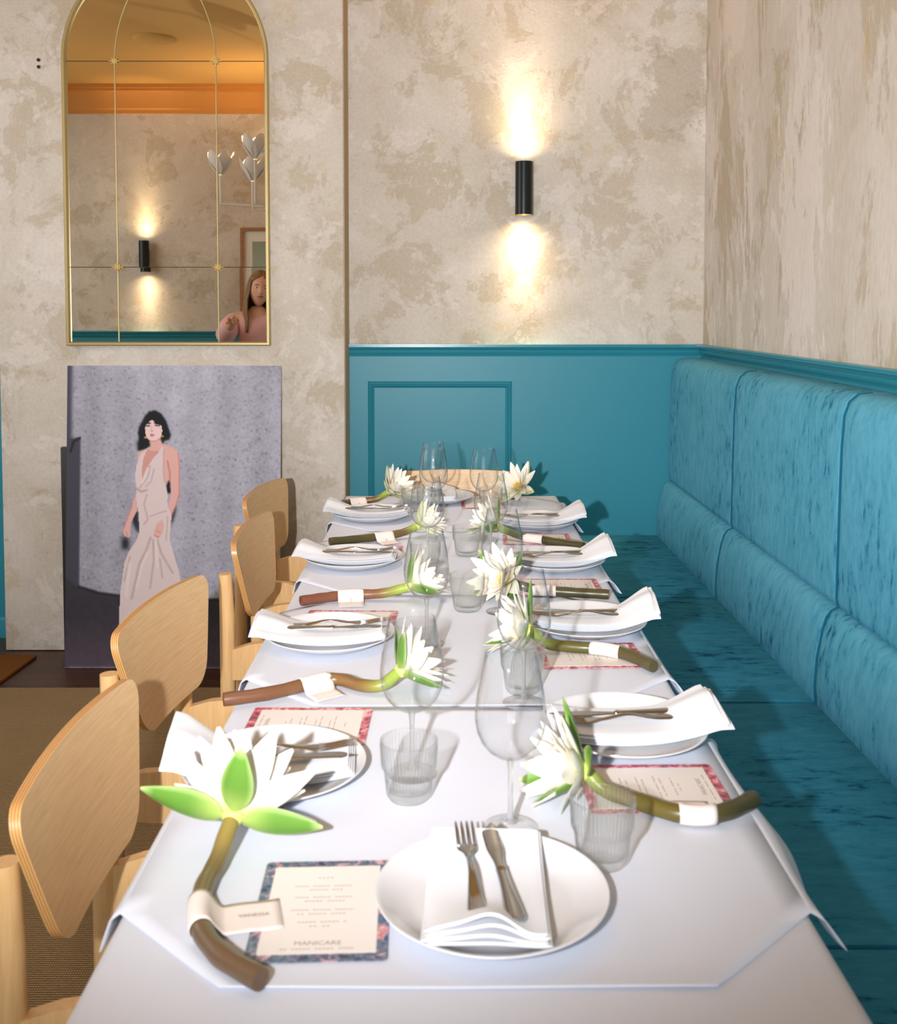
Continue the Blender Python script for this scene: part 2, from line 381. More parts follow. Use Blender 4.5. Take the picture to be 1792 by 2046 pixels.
# raised picture moulding on the teal panelling
def moulding(name, x0, x1, z0, z1, y, sgn):
    prof = [(0, 0), (.004, .007), (.010, .010), (.014, .006), (.019, .011), (.026, .004), (.028, 0)]
    m = MB(); nP = len(prof)
    vs = []
    for k, (cx, cz, sx, sz) in enumerate(((x0, z0, 1, 1), (x1, z0, -1, 1), (x1, z1, -1, -1), (x0, z1, 1, -1))):
        for (a, d) in prof: vs.append((cx + sx * a, y + sgn * d, cz + sz * a))
    fs = [(k * nP + i, k * nP + i + 1, ((k + 1) % 4) * nP + i + 1, ((k + 1) % 4) * nP + i) for k in range(4) for i in range(nP - 1)]
    m.add(vs, fs); return struct(name, m, M['teal'])
moulding('trim_10', -.337, .292, .22, 1.134, YB - WP, -1)
moulding('trim_11', -3.2, -2.1, .22, 1.134, YB - WP, -1)
moulding('trim_12', -3.1, -1.2, .22, 1.134, YF + WP, 1)
# cornice on the partition and the boxed trim in the far corner
CP = [(0, CZ - .19), (.02, CZ - .19), (.025, CZ - .165), (.04, CZ - .155), (.06, CZ - .09), (.10, CZ - .05), (.13, CZ - .045), (.13, CZ - .03), (.15, CZ - .028), (.15, CZ), (0, CZ)]
struct('trim_13', MB().prism([(YF + d, z) for d, z in CP], 'x', XL, -.95), M['cornice'])
struct('trim_14', MB().prism([(XL + d, z) for d, z in CP], 'y', YF, YB), M['cornice'])
struct('trim_15', MB().rbox(.93, XR - .001, YB - .05, YB - .001, 2.79, CZ, .004, 2), M['white_paint'])
# rugs
tag(MB().prism([(-3.0, -1.6), (.2, -1.6), (.2, 3.5), (-.165, 3.5), (-.165, 3.93), (-3.0, 3.93)], 'z', .0005, .012).build('rug', M['sisal'], None, 0), 'large brown woven sisal rug under the table and chairs', 'rug')
rg = MB().rbox(-.75, .4, -.2, .2, 0, .012, .004, 2).build('rug', M['sisal_orange']); rg.location = (-2.11, 4.14, .0005); rg.rotation_euler = (0, 0, R(-4)); 
tag(rg, 'small orange-brown doormat on the parquet left of the pier', 'mat')

# ------------------------------------------------------------------ banquette
bq = thing('banquette', 'teal crushed velvet banquette along the right wall', 'bench', (.8, 2.0, 0))
def rel(o, p): return tuple(a - b for a, b in zip(p, o.location))
def bq_box(name, x0, x1, y0, y1, z0, z1, r, m, seg=4, crown=0.0, ax=0):
    mb = MB(); bm = bmesh.new(); bmesh.ops.create_cube(bm, size=1)
    for v in bm.verts: v.co = ((x0 + x1) / 2 + v.co.x * (x1 - x0), (y0 + y1) / 2 + v.co.y * (y1 - y0), (z0 + z1) / 2 + v.co.z * (z1 - z0))
    bmesh.ops.bevel(bm, geom=list(bm.edges), offset=r, segments=seg, profile=.5, affect='EDGES')
    bmesh.ops.triangulate(bm, faces=[f for f in bm.faces if len(f.verts) > 4])
    bm.verts.index_update(); mb.add([Vector(v.co) - bq.location for v in bm.verts], [[v.index for v in f.verts] for f in bm.faces]); bm.free()
    return mb.build(name, m, bq, 60)
seams = [YR + .05, -1.41, -.41, .59, 1.58, 2.60, 3.57, YB - WP - .001]
bq_box('plinth', .56, XR - WP - .002, seams[0], seams[-1], .0, .30, .004, M['teal'], 2)
for a, b in zip(seams[:-1], seams[1:]):
    if b < -.5: continue
    bq_box('seat_cushion', .47, .985, a + .0005, b - .0005, .30, .456, .010, M['velvet_seat'])
    if b < YB - .1: MB().tube([(.475 - bq.location.x, b - bq.location.y, .4535), (.93 - bq.location.x, b - bq.location.y, .4535)], .0035, 8).build('seam_dark_cover', M['seam'], bq)  # added dark tube, hides the flash-lit cushion edges in the seam
    # lower lumbar cushion and upper back cushion, sculpted profiles
    for nm, prof in (('lumbar_cushion', [(1.10, .44), (.940, .44), (.931, .455), (.929, .50), (.934, .57), (.946, .64), (.956, .672), (.967, .689), (.985, .697), (1.10, .698)]),
                     ('back_cushion', [(1.11, .697), (.992, .697), (.984, .703), (.980, .720), (.981, .80), (.983, .95), (.986, 1.10), (.991, 1.18), (1.003, 1.215), (1.025, 1.234), (1.06, 1.238), (1.11, 1.238)])):
        mb = MB(); n = len(prof)
        ys = [a + .0004, a + .0025, a + .007, a + .02, a + .09, (a + b) / 2, b - .09, b - .02, b - .007, b - .0025, b - .0004]
        ins = [.010, .0045, .0015, .0003, 0, 0, 0, .0003, .0015, .0045, .010]
        vs = []
        for y, d in zip(ys, ins):
            for (x, z) in prof: vs.append((min(1.11, x + d) - bq.location.x, y - bq.location.y, z - (d * .3 if z > 1.2 else 0)))
        fs = [(i * n + k, i * n + k + 1, (i + 1) * n + k + 1, (i + 1) * n + k) for i in range(len(ys) - 1) for k in range(n - 1)]
        fs += [tuple(range(n)), tuple((len(ys) - 1) * n + k for k in range(n))]
        mb.add(vs, fs).build(nm, M['velvet'], bq, 60)
        if b < YB - .1:
            sp_ = [(x + .0015 - bq.location.x, b - bq.location.y, z) for x, z in prof[1:-1]]
            MB().tube(sp_, .0030, 8).build('seam_dark_cover', M['seam'], bq)  # added dark tube along the fold, darkens the brightly lit groove
bq_box('back_board', 1.10, XR - WP - .001, seams[2], seams[-1], .30, 1.236, .003, M['teal'], 1)

# ------------------------------------------------------------------ table and cloths
TX0, TX1, TY0, TY1, TZ = -.372, .419, .93, 3.91, .75
dt = thing('dining_table', 'long dining table hidden under white cloths beside the teal banquette', 'table', (.02, 2.4, 0))
MB().rbox(TX0 + .004 - .02, TX1 - .004 - .02, TY0 + .004 - 2.4, TY1 - .004 - 2.4, .715, .7478, .003, 2).build('tabletop', M['beech'], dt)
for x in (TX0 + .10, TX1 - .10):
    for y in (TY0 + .12, 2.42, TY1 - .12):
        MB().tube([(x - .02, y - 2.4, .0122 if x < 0 else 0), (x - .02, y - 2.4, .715)], .022, 14).build('leg', M['black'], dt)
# base cloth: top with rounded edge and hanging sides with soft folds
def base_cloth():
    m = MB(); per = []; r = .012
    cs = [(TX0, TY0), (TX1, TY0), (TX1, TY1), (TX0, TY1)]
    N = 40
    for k in range(4):
        a = Vector(cs[k]); b = Vector(cs[(k + 1) % 4])
        L = (b - a).length; n = max(12, int(L / .05)); d = (b - a).normalized(); nn = Vector((d.y, -d.x))
        for i in range(n):
            per.append((a + (b - a) * (i / n), nn if 0 < i else None, L * i / n, k))
    nv = len(per); rows = []
    prof = [(-.02, 0), (-r, 0), (-r * .3, -.002), (.0, -.010), (.004, -.03), (.010, -.09), (.016, -.16), (.020, -.24)]
    vs = []
    for (o, dz) in prof:
        for (p, nn, s_, k) in per:
            if nn is None:
                nn2 = [Vector((-.75, -.75)), Vector((.75, -.75)), Vector((.75, .75)), Vector((-.75, .75))][k]
            else: nn2 = nn
            wob = .006 * math.sin(s_ * 19 + k * 2) * max(0, -dz) / .24
            q = p + nn2 * (o + wob); vs.append((q.x, q.y, TZ + dz))
    fs = [(j * nv + i, j * nv + (i + 1) % nv, (j + 1) * nv + (i + 1) % nv, (j + 1) * nv + i) for j in range(len(prof) - 1) for i in range(nv)]
    fs.append(tuple(range(nv)))
    m.add(vs, fs); return m
tag(base_cloth().build('tablecloth', M['cloth'], None, 70), 'long white base cloth hanging over the edges of the dining table', 'tablecloth')
seats_y = [1.035, 1.80, 2.52, 3.255, 3.90]
topl = ['white square topper cloth nearest the camera with clipped corners', 'second white topper cloth from the camera', 'third white topper cloth from the camera', 'fourth white topper cloth at the wall end of the table']
for k in range(4):
    y0, y1 = seats_y[k] + (.0), seats_y[k + 1] - .004
    cut = .135; m = MB(); h = .0013; z = TZ + .0009
    # rows across y; for each row the half extents
    ys = sorted(set([y0, y0 + .004] + [y0 + cut * i / 6 for i in range(1, 7)] + [y0 + cut + (y1 - y0 - 2 * cut) * i / 12 for i in range(1, 12)] + [y1 - cut * i / 6 for i in range(0, 7)]))
    nx = 24; vs = []
    def ztop(x, y): return z + .0012 * math.sin(7 * x + 3 * y + k) ** 2 * .5 + .0022 * math.exp(-((y - y0) / .012) ** 2) * (.4 + .6 * abs(math.sin(5 * x + k)))
    for y in ys:
        ins = max(0, cut - (y - y0), cut - (y1 - y)) * 1.05
        for i in range(nx + 1):
            x = TX0 + ins + (TX1 - TX0 - 2 * ins) * i / nx; vs.append((x, y, ztop(x, y)))
    w = nx + 1
    m.add(vs, [(j * w + i, j * w + i + 1, (j + 1) * w + i + 1, (j + 1) * w + i) for j in range(len(ys) - 1) for i in range(nx)])
    o = len(m.v)
    # hanging side flaps flaring away from the edge
    for sgn, xe in ((-1, TX0), (1, TX1)):
        def flap(u, v, xe=xe, sgn=sgn):
            ya, yb = y0 + cut, y1 - cut
            y = ya + (yb - ya) * u + (-.035 * (1 - u) + .035 * u) * v
            end = (2 * u - 1) ** 4
            out = .004 + .008 * sm(v, 0, .25) + ((.006 + .014 * end) if sgn > 0 else .004) * v
            if k == 0 and sgn > 0: out += .030 * v * math.exp(-((u - .45) / .25) ** 2)
            return (xe + sgn * (out - .004), y, z + ztop(xe, y) - z - .036 * v ** 1.25 * (1 - .35 * end))
        m.grid(flap, 22, 8)
    ob = m.build('table_topper', M['topper'], None, 60)
    md = ob.modifiers.new('thick', 'SOLIDIFY'); md.thickness = .0008; md.offset = 1
    bmw = bmesh.new(); bmw.from_mesh(ob.data); bmesh.ops.remove_doubles(bmw, verts=bmw.verts, dist=.0004); bmesh.ops.recalc_face_normals(bmw, faces=bmw.faces); bmw.to_mesh(ob.data); bmw.free()
    tag(ob, topl[k], 'tablecloth', 'white topper cloths laid along the table')
T = TZ + .0035

# ------------------------------------------------------------------ chairs (local: sitter faces +y, origin on the floor)
def chair_parts():
    P = []
    # backrest: bent plywood shell, trapezoid with round corners, edges wrapping forward
    zt, zb, wt, wb, rc, th = .806, .580, .262, .162, .042, .0135
    rows = []; H = zt - zb; n = 26
    for i in range(n + 1):
        t = .5 - .5 * math.cos(PI * i / n); zz = H * t
        w = wb + (wt - wb) * t ** .85
        for d in (zz, H - zz):
            if d < rc: w -= rc - math.sqrt(max(0, rc * rc - (rc - d) ** 2))
        rows.append((zz, w))
    nx = 24
    def pt(x, zz, off, w):
        y = -.205 + .30 * x * x - .17 * (zz - .20)
        sl = .60 * x; ln = math.sqrt(1 + sl * sl)
        crown = .010 * (1 - (x / .26) ** 2) * (zz / H)
        return (x - off * (-sl) / ln * -1 * 1.0, y + off / ln, zb + zz + crown)
    m = MB()
    for off, fl in ((0, False), (th, True)):
        vs = [pt(-w + 2 * w * i / nx, zz, off, w) for zz, w in rows for i in range(nx + 1)]; q = nx + 1
        m.add(vs, [(j * q + i, j * q + i + 1, (j + 1) * q + i + 1, (j + 1) * q + i) for j in range(n) for i in range(nx)], 0)
    # laminated edge: outline loop through seven plies
    loop = [(-w, zz, w) for zz, w in rows[::-1]] + [(-rows[0][1] + 2 * rows[0][1] * i / nx, rows[0][0], rows[0][1]) for i in range(1, nx)] + [(w, zz, w) for zz, w in rows] + [(rows[-1][1] - 2 * rows[-1][1] * i / nx, rows[-1][0], rows[-1][1]) for i in range(1, nx)]
    L = len(loop); NP = 7; vs = []
    for k in range(NP + 1):
        for (x, zz, w) in loop: vs.append(pt(x, zz, th * k / NP, w))
    for k in range(NP):
        m.add(vs[k * L:(k + 2) * L], [(i, (i + 1) % L, L + (i + 1) % L, L + i) for i in range(L)], 1 if k % 2 == 0 else 2)
    P.append(('backrest', m.mesh('backrest', [M['beech'], M['ply_light'], M['ply_dark']], 35)))
    for s in (-1, 1):
        P.append(('back_post', MB().tube([(s * .190, -.215, .0), (s * .190, -.215, .30), (s * .190, -.215, .60), (s * .190, -.219, .715)], [.0185, .0205, .0205, .0180], 18).mesh('back_post', M['beech_leg'])))
        P.append(('front_leg', MB().tube([(s * .190, .178, 0), (s * .190, .172, .44)], [.016, .0215], 18).mesh('front_leg', M['beech_leg'])))
        rp = [(-.200, .425), (-.200, .508), (-.15, .524), (-.10, .530), (-.05, .526), (.0, .510), (.06, .480), (.12, .458), (.18, .450), (.185, .42), (.10, .405), (.0, .41), (-.10, .425)]
        P.append(('side_rail', MB().prism(rp, 'x', s * .190 - .012, s * .190 + .012).mesh('side_rail', M['beech_leg'], 60)))
    m = MB(); n = 40; ol = []
    for i in range(n):
        a = 2 * PI * i / n; c, d = math.cos(a), math.sin(a); e = .34
        x = .215 * abs(c) ** e * (1 if c > 0 else -1); y = .215 * abs(d) ** e * (1 if d > 0 else -1); x *= .80
        ol.append((x, y * .66 + .075))
    vs = []; rings = [(1, .4355), (1.008, .440), (1.008, .4445), (1, .4505), (.8, .447), (.4, .443), (.02, .442)]
    for f, zz in rings: vs += [(x * f, y * f, zz + (.004 * (abs(y) / .215) if f < .9 else 0)) for x, y in ol]
    fs = [(k * n + i, k * n + (i + 1) % n, (k + 1) * n + (i + 1) % n, (k + 1) * n + i) for k in range(len(rings) - 1) for i in range(n)] + [tuple(range(n)), tuple((len(rings) - 1) * n + i for i in range(n))]
    P.append(('seat', m.add(vs, fs).mesh('seat', M['beech'], 50)))
    P.append(('front_rail', MB().rbox(-.172, .172, .160, .182, .375, .4350, .004, 2).mesh('front_rail', M['beech_leg'])))
    return P
CP_ = chair_parts()
chairs = [((-.352, 1.520), -90, 'beech plywood dining chair nearest the camera, cut by the left frame edge'),
          ((-.421, 2.200), -97, 'beech plywood dining chair second from the camera on the left'),
          ((-.372, 3.010), -92, 'beech plywood dining chair third from the camera, overlapping the poster edge'),
          ((-.447, 3.640), -97, 'beech plywood dining chair farthest back on the left side, before the poster'),
          ((.045, 3.925), 180, 'beech plywood chair at the far end of the table against the teal wall')]
for (x, y), rz, lb in chairs:
    c = thing('dining_chair', lb, 'chair', (x, y, .0122 if x < 0 else .0005), R(rz), 'beech dining chairs around the table')
    for nm, me in CP_: link(nm, me, c)

# ------------------------------------------------------------------ wall mirror
MX0, MX1, MZ0, MZS = -1.575, -.727, 1.297, 2.479
mc = (MX0 + MX1) / 2; mr = (MX1 - MX0) / 2
mir = thing('wall_mirror', 'tall arched brass wall mirror divided into panes, hung on the pier', 'mirror', (mc, YP, MZ0))
def arch(inset, y):
    r = mr - inset; z0 = inset; zs = MZS - MZ0
    pts = [(-r, y, z0), (r, y, z0), (r, y, zs)] + [(r * math.cos(a), y, zs + r * math.sin(a)) for a in [PI * i / 48 for i in range(1, 48)]] + [(-r, y, zs)]
    return pts
fm = MB(); prof = [(0, 0), (0, -.026), (.004, -.030), (.012, -.030), (.016, -.024), (.016, 0)]
loops = [arch(a, y) for a, y in prof]; n = len(loops[0])
fm.add([p for l in loops for p in l], [(k * n + i, k * n + (i + 1) % n, ((k + 1) % len(loops)) * n + (i + 1) % n, ((k + 1) % len(loops)) * n + i) for k in range(len(loops)) for i in range(n)])
fm.build('frame', M['brass'], mir, 40)
lx = .208   # half spacing of the upright bars
ZH1, ZH2 = 1.623 - MZ0, 2.468 - MZ0
zs = MZS - MZ0; rg_ = mr - .012
# panes (one glass part; every pane sits a hair out of true, as in the photo)
gm = MB(); yg = -.012
def pane(poly, tx=0.0, tz=0.0):
    cx = sum(p[0] for p in poly) / len(poly); cz = sum(p[1] for p in poly) / len(poly)
    gm.add([(x, yg + tx * (x - cx) + tz * (zq - cz), zq) for x, zq in poly], [tuple(range(len(poly)))])
g = .0012
for (xa, xb) in ((-rg_, -lx - g), (-lx + g, lx - g), (lx + g, rg_)):
    i = 0 if xa < -.3 else (1 if xb < .3 else 2)
    pane([(xa, .012), (xb, .012), (xb, ZH1 - g), (xa, ZH1 - g)], (.0006, -.0014, .001)[i], (.0, .0006, -.0008)[i])
    pane([(xa, ZH1 + g), (xb, ZH1 + g), (xb, ZH2 - g), (xa, ZH2 - g)])
def gothic(z):   # curved upper bar: pulls in towards the crown
    t = (z - ZH2) / (zs + rg_ - ZH2); return lx * math.cos(min(1, t * 1.02) * PI / 2) ** .62 if t < .98 else 0.0
def archx(z): return rg_ if z <= zs else math.sqrt(max(0, rg_ ** 2 - (z - zs) ** 2))
zz = [ZH2 + g + (zs + rg_ - .004 - ZH2) * (1 - (1 - i / 26) ** 1.6) for i in range(27)]
mid = [(gothic(z) - g, z) for z in zz]; pane([(max(.0005, x), z) for x, z in mid] + [(-max(.0005, x), z) for x, z in reversed(mid)])
for s in (-1, 1):
    inner = [(s * (gothic(z) + g), z) for z in zz]; outer = [(s * max(archx(z), gothic(z) + 2 * g), z) for z in reversed(zz)]
    pane(inner + outer)
gme = gm.build('mirror_glass', M['mirror'], mir, 0)
for s in (-1, 1):
    MB().tube([(s * lx, yg - .001, .012), (s * lx, yg - .001, ZH2)] + [(s * gothic(z), yg - .001, z) for z in zz[1:-1]], .0026, 8).build('glazing_bar', M['brass'], mir)
for z in (ZH1, ZH2): MB().tube([(-rg_, yg - .001, z), (rg_, yg - .001, z)], .0014, 8).build('glazing_bar', M['dark_brass'], mir)
star = MB()
for k in range(8):
    a = 2 * PI * k / 8; d = Vector((math.cos(a), 0, math.sin(a))); e = Vector((-math.sin(a), 0, math.cos(a))); L = .027 if k % 2 == 0 else .021
    star.add([Vector((0, -.007, 0)), d * .009 + e * .0038 + Vector((0, -.002, 0)), d * L + Vector((0, -.001, 0)), d * .009 - e * .0038 + Vector((0, -.002, 0)), d * .009 + Vector((0, -.006, 0))], [(0, 1, 4), (1, 2, 4), (2, 3, 4), (3, 0, 4)])
stm = star.mesh('star_rosette', M['gilt'], 0)
for s in (-1, 1):
    for z in (ZH1, ZH2): o = link('star_rosette', stm, mir); o.location = (s * lx, yg - .003, z)

# ------------------------------------------------------------------ leaning photo print
PU0, PU1, PV0, PV1 = 132., 562., 729., 1337.
nu, nv = 288, 406
uu, vv = np.meshgrid(np.linspace(PU0, PU1, nu), np.linspace(PV0, PV1, nv))
def inpoly(poly):
    p = np.array(poly, float); ins = np.zeros(uu.shape, bool); j = len(p) - 1
    for i in range(len(p)):
        xi, yi = p[i]; xj, yj = p[j]
        c = ((yi > vv) != (yj > vv)) & (uu < (xj - xi) * (vv - yi) / (yj - yi + 1e-9) + xi); ins ^= c; j = i
    return ins
def blur(a, r):
    for ax in (0, 1):
        k = np.exp(-.5 * (np.arange(-3 * r, 3 * r + 1) / r) ** 2); k /= k.sum()
        pad = [(0, 0), (0, 0)]; pad[ax] = (3 * r, 3 * r); b = np.pad(a, pad, mode='edge')
        a = sum(w * (b[i:i + a.shape[0], :] if ax == 0 else b[:, i:i + a.shape[1]]) for i, w in enumerate(k))
    return a
def A(pts): return [(200 + x / 8.96, 800 + y / 8.96) for x, y in pts]
def B(pts): return [(220 + x / 7.306, 960 + y / 7.306) for x, y in pts]
img = np.zeros((nv, nu, 3)); 
def fill(mask, c, soft=0):
    mk = mask.astype(float)
    if soft: mk = blur(mk, soft)
    for q in range(3): img[..., q] = img[..., q] * (1 - mk) + c[q] * mk
def line(pts, wdt, c, al=1.0):
    d = np.full(uu.shape, 1e9)
    for (ax_, ay_), (bx_, by_) in zip(pts[:-1], pts[1:]):
        t = np.clip(((uu - ax_) * (bx_ - ax_) + (vv - ay_) * (by_ - ay_)) / ((bx_ - ax_) ** 2 + (by_ - ay_) ** 2 + 1e-9), 0, 1)
        d = np.minimum(d, np.hypot(uu - ax_ - t * (bx_ - ax_), vv - ay_ - t * (by_ - ay_)))
    mk = np.clip(1.3 - d / wdt, 0, 1) * al
    for q in range(3): img[..., q] = img[..., q] * (1 - mk) + c[q] * mk
bgx = (uu - PU0) / (PU1 - PU0)
base = np.array([168, 168, 184.])
tone = 1.0 - .10 * np.abs(bgx - .5) * 2 + .03 * np.sin(bgx * 40) + .05 * (1 - (vv - PV0) / 608)
img[:] = base * tone[..., None]
nz = blur(rng.normal(0, 1, uu.shape), 1); img += (nz * 14)[..., None]
nz2 = blur(rng.normal(0, 1, uu.shape), 9); img += (nz2 * 60)[..., None]
sp = blur((rng.random(uu.shape) > .992).astype(float), 1); img -= (sp * 150)[..., None]
fill(inpoly([(132, 729), (141, 729), (141, 1337), (132, 1337)]), (74, 76, 92), 2)
fill(inpoly([(132, 880), (159, 876), (160, 1190), (132, 1190)]), (72, 72, 84), 1)
line([(140, 905), (146, 885), (158, 878)], 3, (35, 38, 46))
floor_ = inpoly([(132, 1160), (160, 1178), (200, 1190), (260, 1198), (330, 1203), (420, 1203), (500, 1200), (562, 1190), (562, 1337), (132, 1337)])
fill(floor_, (62, 58, 66), 2)
fl2 = np.clip((vv - 1230) / 90, 0, 1) * floor_; img += fl2[..., None] * np.array([24, 18, 22])
img += (floor_ * blur(rng.normal(0, 1, uu.shape), 2) * 10)[..., None]
line([(160, 1178), (200, 1190), (260, 1198), (330, 1203), (420, 1203), (500, 1200), (562, 1190)], 4, (36, 34, 40), .8)
skin_, skd, drs, drd, blk = (226, 178, 172), (196, 130, 120), (222, 206, 208), (188, 160, 158), (22, 26, 34)
fill(inpoly(A([(660, 760), (880, 760), (900, 900), (680, 930)])), blk, 2)
fill(inpoly(A([(1230, 1450), (1280, 1420), (1290, 1690), (1215, 1700), (1190, 1560)])), blk, 1)
fill(inpoly(B([(330, 480), (420, 480), (445, 800), (400, 780), (330, 640)])), (40, 44, 54), 2)
fill(inpoly(B([(180, 870), (270, 860), (285, 1040), (180, 1040)])), blk, 3)
fill(inpoly(B([(900, 500), (980, 380), (960, 520), (900, 700)])), (34, 38, 46), 2)
hair = A([(690, 500), (740, 400), (800, 290), (880, 205), (990, 190), (1090, 250), (1180, 380), (1220, 500), (1268, 640), (1240, 720), (1150, 750), (1130, 830), (1080, 760), (900, 700), (890, 880), (690, 920), (690, 700), (675, 600)])
fill(inpoly(hair), blk, 1)
fill(inpoly(A([(880, 700), (1080, 700), (1110, 790), (1290, 860), (1390, 940), (1420, 1060), (1430, 1400), (1425, 1800), (1290, 1800), (1250, 1440), (1180, 1560), (1000, 1500), (760, 1480), (700, 1120), (670, 1080), (670, 960), (860, 870), (900, 840)])), skin_, 1)
fill(inpoly(B([(1010, -20), (1005, 250), (985, 350), (900, 560), (800, 690), (780, 790), (720, 885), (640, 830), (680, 680), (770, 600), (860, 400), (900, 200), (890, -20)])), skin_)
fill(inpoly(B([(370, 260), (330, 380), (250, 600), (190, 760), (220, 850), (290, 865), (310, 840), (300, 760), (320, 640), (400, 470), (430, 290)])), skin_)
face = A([(800, 520), (820, 450), (930, 355), (1000, 440), (1100, 470), (1112, 560), (1090, 680), (1000, 750), (900, 750), (830, 680), (805, 590)])
fill(inpoly(face), (238, 206, 206))
for e in (A([(820, 470), (880, 475)]), A([(985, 465), (1055, 470)])): line(e, 1.6, (70, 54, 66))
for e in (A([(815, 425), (890, 425)]), A([(975, 420), (1060, 430)])): line(e, 1.8, blk)
line(A([(905, 570), (930, 575), (945, 560)]), 1.2, (205, 150, 150)); line(A([(925, 480), (915, 550)]), .9, (214, 170, 172))
fill(inpoly(A([(885, 640), (920, 612), (985, 635), (940, 670), (900, 668)])), (204, 128, 130))
line(A([(830, 690), (905, 752), (1000, 752), (1085, 690)]), 1.0, (196, 140, 136))
for e in (A([(800, 690), (820, 680)]), A([(1100, 660), (1125, 665)])): line(e, 2, (214, 170, 70))
fill(inpoly(A([(780, 1050), (850, 890), (890, 930), (1040, 930), (1050, 960), (960, 1060), (880, 1180), (820, 1320), (760, 1460), (745, 1300)])), (212, 156, 148))
line(A([(1210, 1120), (1250, 1300), (1260, 1440)]), 2.2, skd, .8); line(A([(1400, 960), (1425, 1200), (1430, 1780)]), 1.6, skd, .7)
line(B([(1008, 250), (985, 350), (900, 560)]), 1.6, skd, .7); line(B([(330, 400), (250, 610), (195, 770)]), 1.4, skd, .7)
line(B([(700, 700), (730, 760), (700, 830)]), 1.2, skd, .8); line(B([(720, 625), (800, 690)]), 1.6, (190, 80, 70)); line(B([(240, 780), (260, 840)]), 1.2, skd, .8)
dress = A([(880, 860), (760, 950), (700, 1060), (650, 1200), (630, 1400), (650, 1600), (670, 1740), (740, 1800), (1230, 1800), (1185, 1560), (1150, 1450), (1130, 1100), (1138, 870), (1095, 855), (1050, 960), (960, 1060), (880, 1180), (820, 1320), (760, 1460), (745, 1300), (780, 1050), (850, 900)])
fill(inpoly(dress), drs)
skirt = B([(380, 230), (830, 200), (850, 400), (905, 540), (880, 900), (1020, 1360), (1060, 1560), (1080, 2000), (640, 2400), (130, 2500), (165, 1650), (220, 1240), (280, 1080), (400, 900), (440, 780), (420, 500)])
fill(inpoly(skirt), drs)
hand = B([(680, 680), (770, 600), (800, 690), (780, 790), (720, 885), (640, 830)]); fill(inpoly(hand), skin_)
line(B([(660, 840), (720, 860)]), 1.2, skd); line(B([(690, 760), (740, 800)]), 1, skd, .7)
for pl, wd in ((B([(600, 870), (540, 1050), (440, 1250), (400, 1450), (330, 1750)]), 3.2), (B([(640, 900), (650, 1200), (600, 1600)]), 2.4), (B([(700, 900), (760, 1100), (930, 1380)]), 2.6), (B([(740, 1180), (780, 1450)]), 2), (B([(540, 240), (500, 380), (560, 600), (500, 680)]), 2), (B([(590, 560), (740, 500), (830, 480)]), 1.6), (B([(400, 150), (460, 200), (540, 170)]), 2.6), (B([(850, 560), (830, 900)]), 1.6), (B([(300, 1150), (220, 1500)]), 2), (A([(900, 1200), (860, 1400), (720, 1600)]), 1.8), (A([(970, 1260), (920, 1480), (820, 1580)]), 1.8), (A([(650, 1600), (720, 1660), (800, 1650)]), 2), (A([(1140, 900), (1135, 1300), (1160, 1500)]), 1.3)):
    line(pl, wd, drd, .65)
for pl, wd in ((B([(560, 1080), (470, 1300), (400, 1600)]), 3), (B([(680, 900), (700, 1300)]), 2.4), (B([(300, 1250), (250, 1700)]), 4), (A([(850, 1250), (760, 1500)]), 3)): line(pl, wd, (236, 224, 226), .6)
img = np.clip(img, 0, 255) / 255
lin_img = np.where(img <= .04045, img / 12.92, ((img + .055) / 1.055) ** 2.4)
# the board leans: bottom 0.155 m off the wall
pb_l, pb_r, ptop = Vector((-1.535, 4.178, .002)), Vector((-.667, 4.166, .002)), None
pt_l, pt_r = Vector((-1.571, 4.374, 1.214)), Vector((-.681, 4.374 - .012 * .89 / .868, 1.214))
pst = thing('photo_print', 'large photo print of a person in a long pale dress, leaning against the pier', 'picture', tuple((pb_l + pb_r) / 2))
org = (pb_l + pb_r) / 2
nrm = (pb_r - pb_l).cross(pt_l - pb_l).normalized()
if nrm.y > 0: nrm = -nrm
pm = MB(); vs = []
for j in range(nv):
    f = 1 - j / (nv - 1)
    for i in range(nu):
        a = i / (nu - 1); p = (pb_l * (1 - a) + pb_r * a) * (1 - f) + (pt_l * (1 - a) + pt_r * a) * f
        vs.append(tuple(p - org + nrm * .0004))
pm.add(vs, [(j * nu + i, j * nu + i + 1, (j + 1) * nu + i + 1, (j + 1) * nu + i) for j in range(nv - 1) for i in range(nu - 1)])
pm.c = lin_img.reshape(-1, 3).tolist(); pm.build('print', M['print'], pst, 60)
bd = MB(); back = nrm * -.010
q = [pb_l, pb_r, pt_r, pt_l]; vs = [tuple(p - org) for p in q] + [tuple(p - org + back) for p in q]
bd.add(vs, [(3, 2, 1, 0), (4, 5, 6, 7), (0, 1, 5, 4), (1, 2, 6, 5), (2, 3, 7, 6), (3, 0, 4, 7)]).build('board', M['white_paint'], pst, 0)
tag(MB().rbox(-1.606, -1.15, YP - .030, YP - .004, .002, .873, .003, 2).build('picture_board', M['dark_edge']), 'narrow dark board standing behind the left edge of the photo print', 'board')

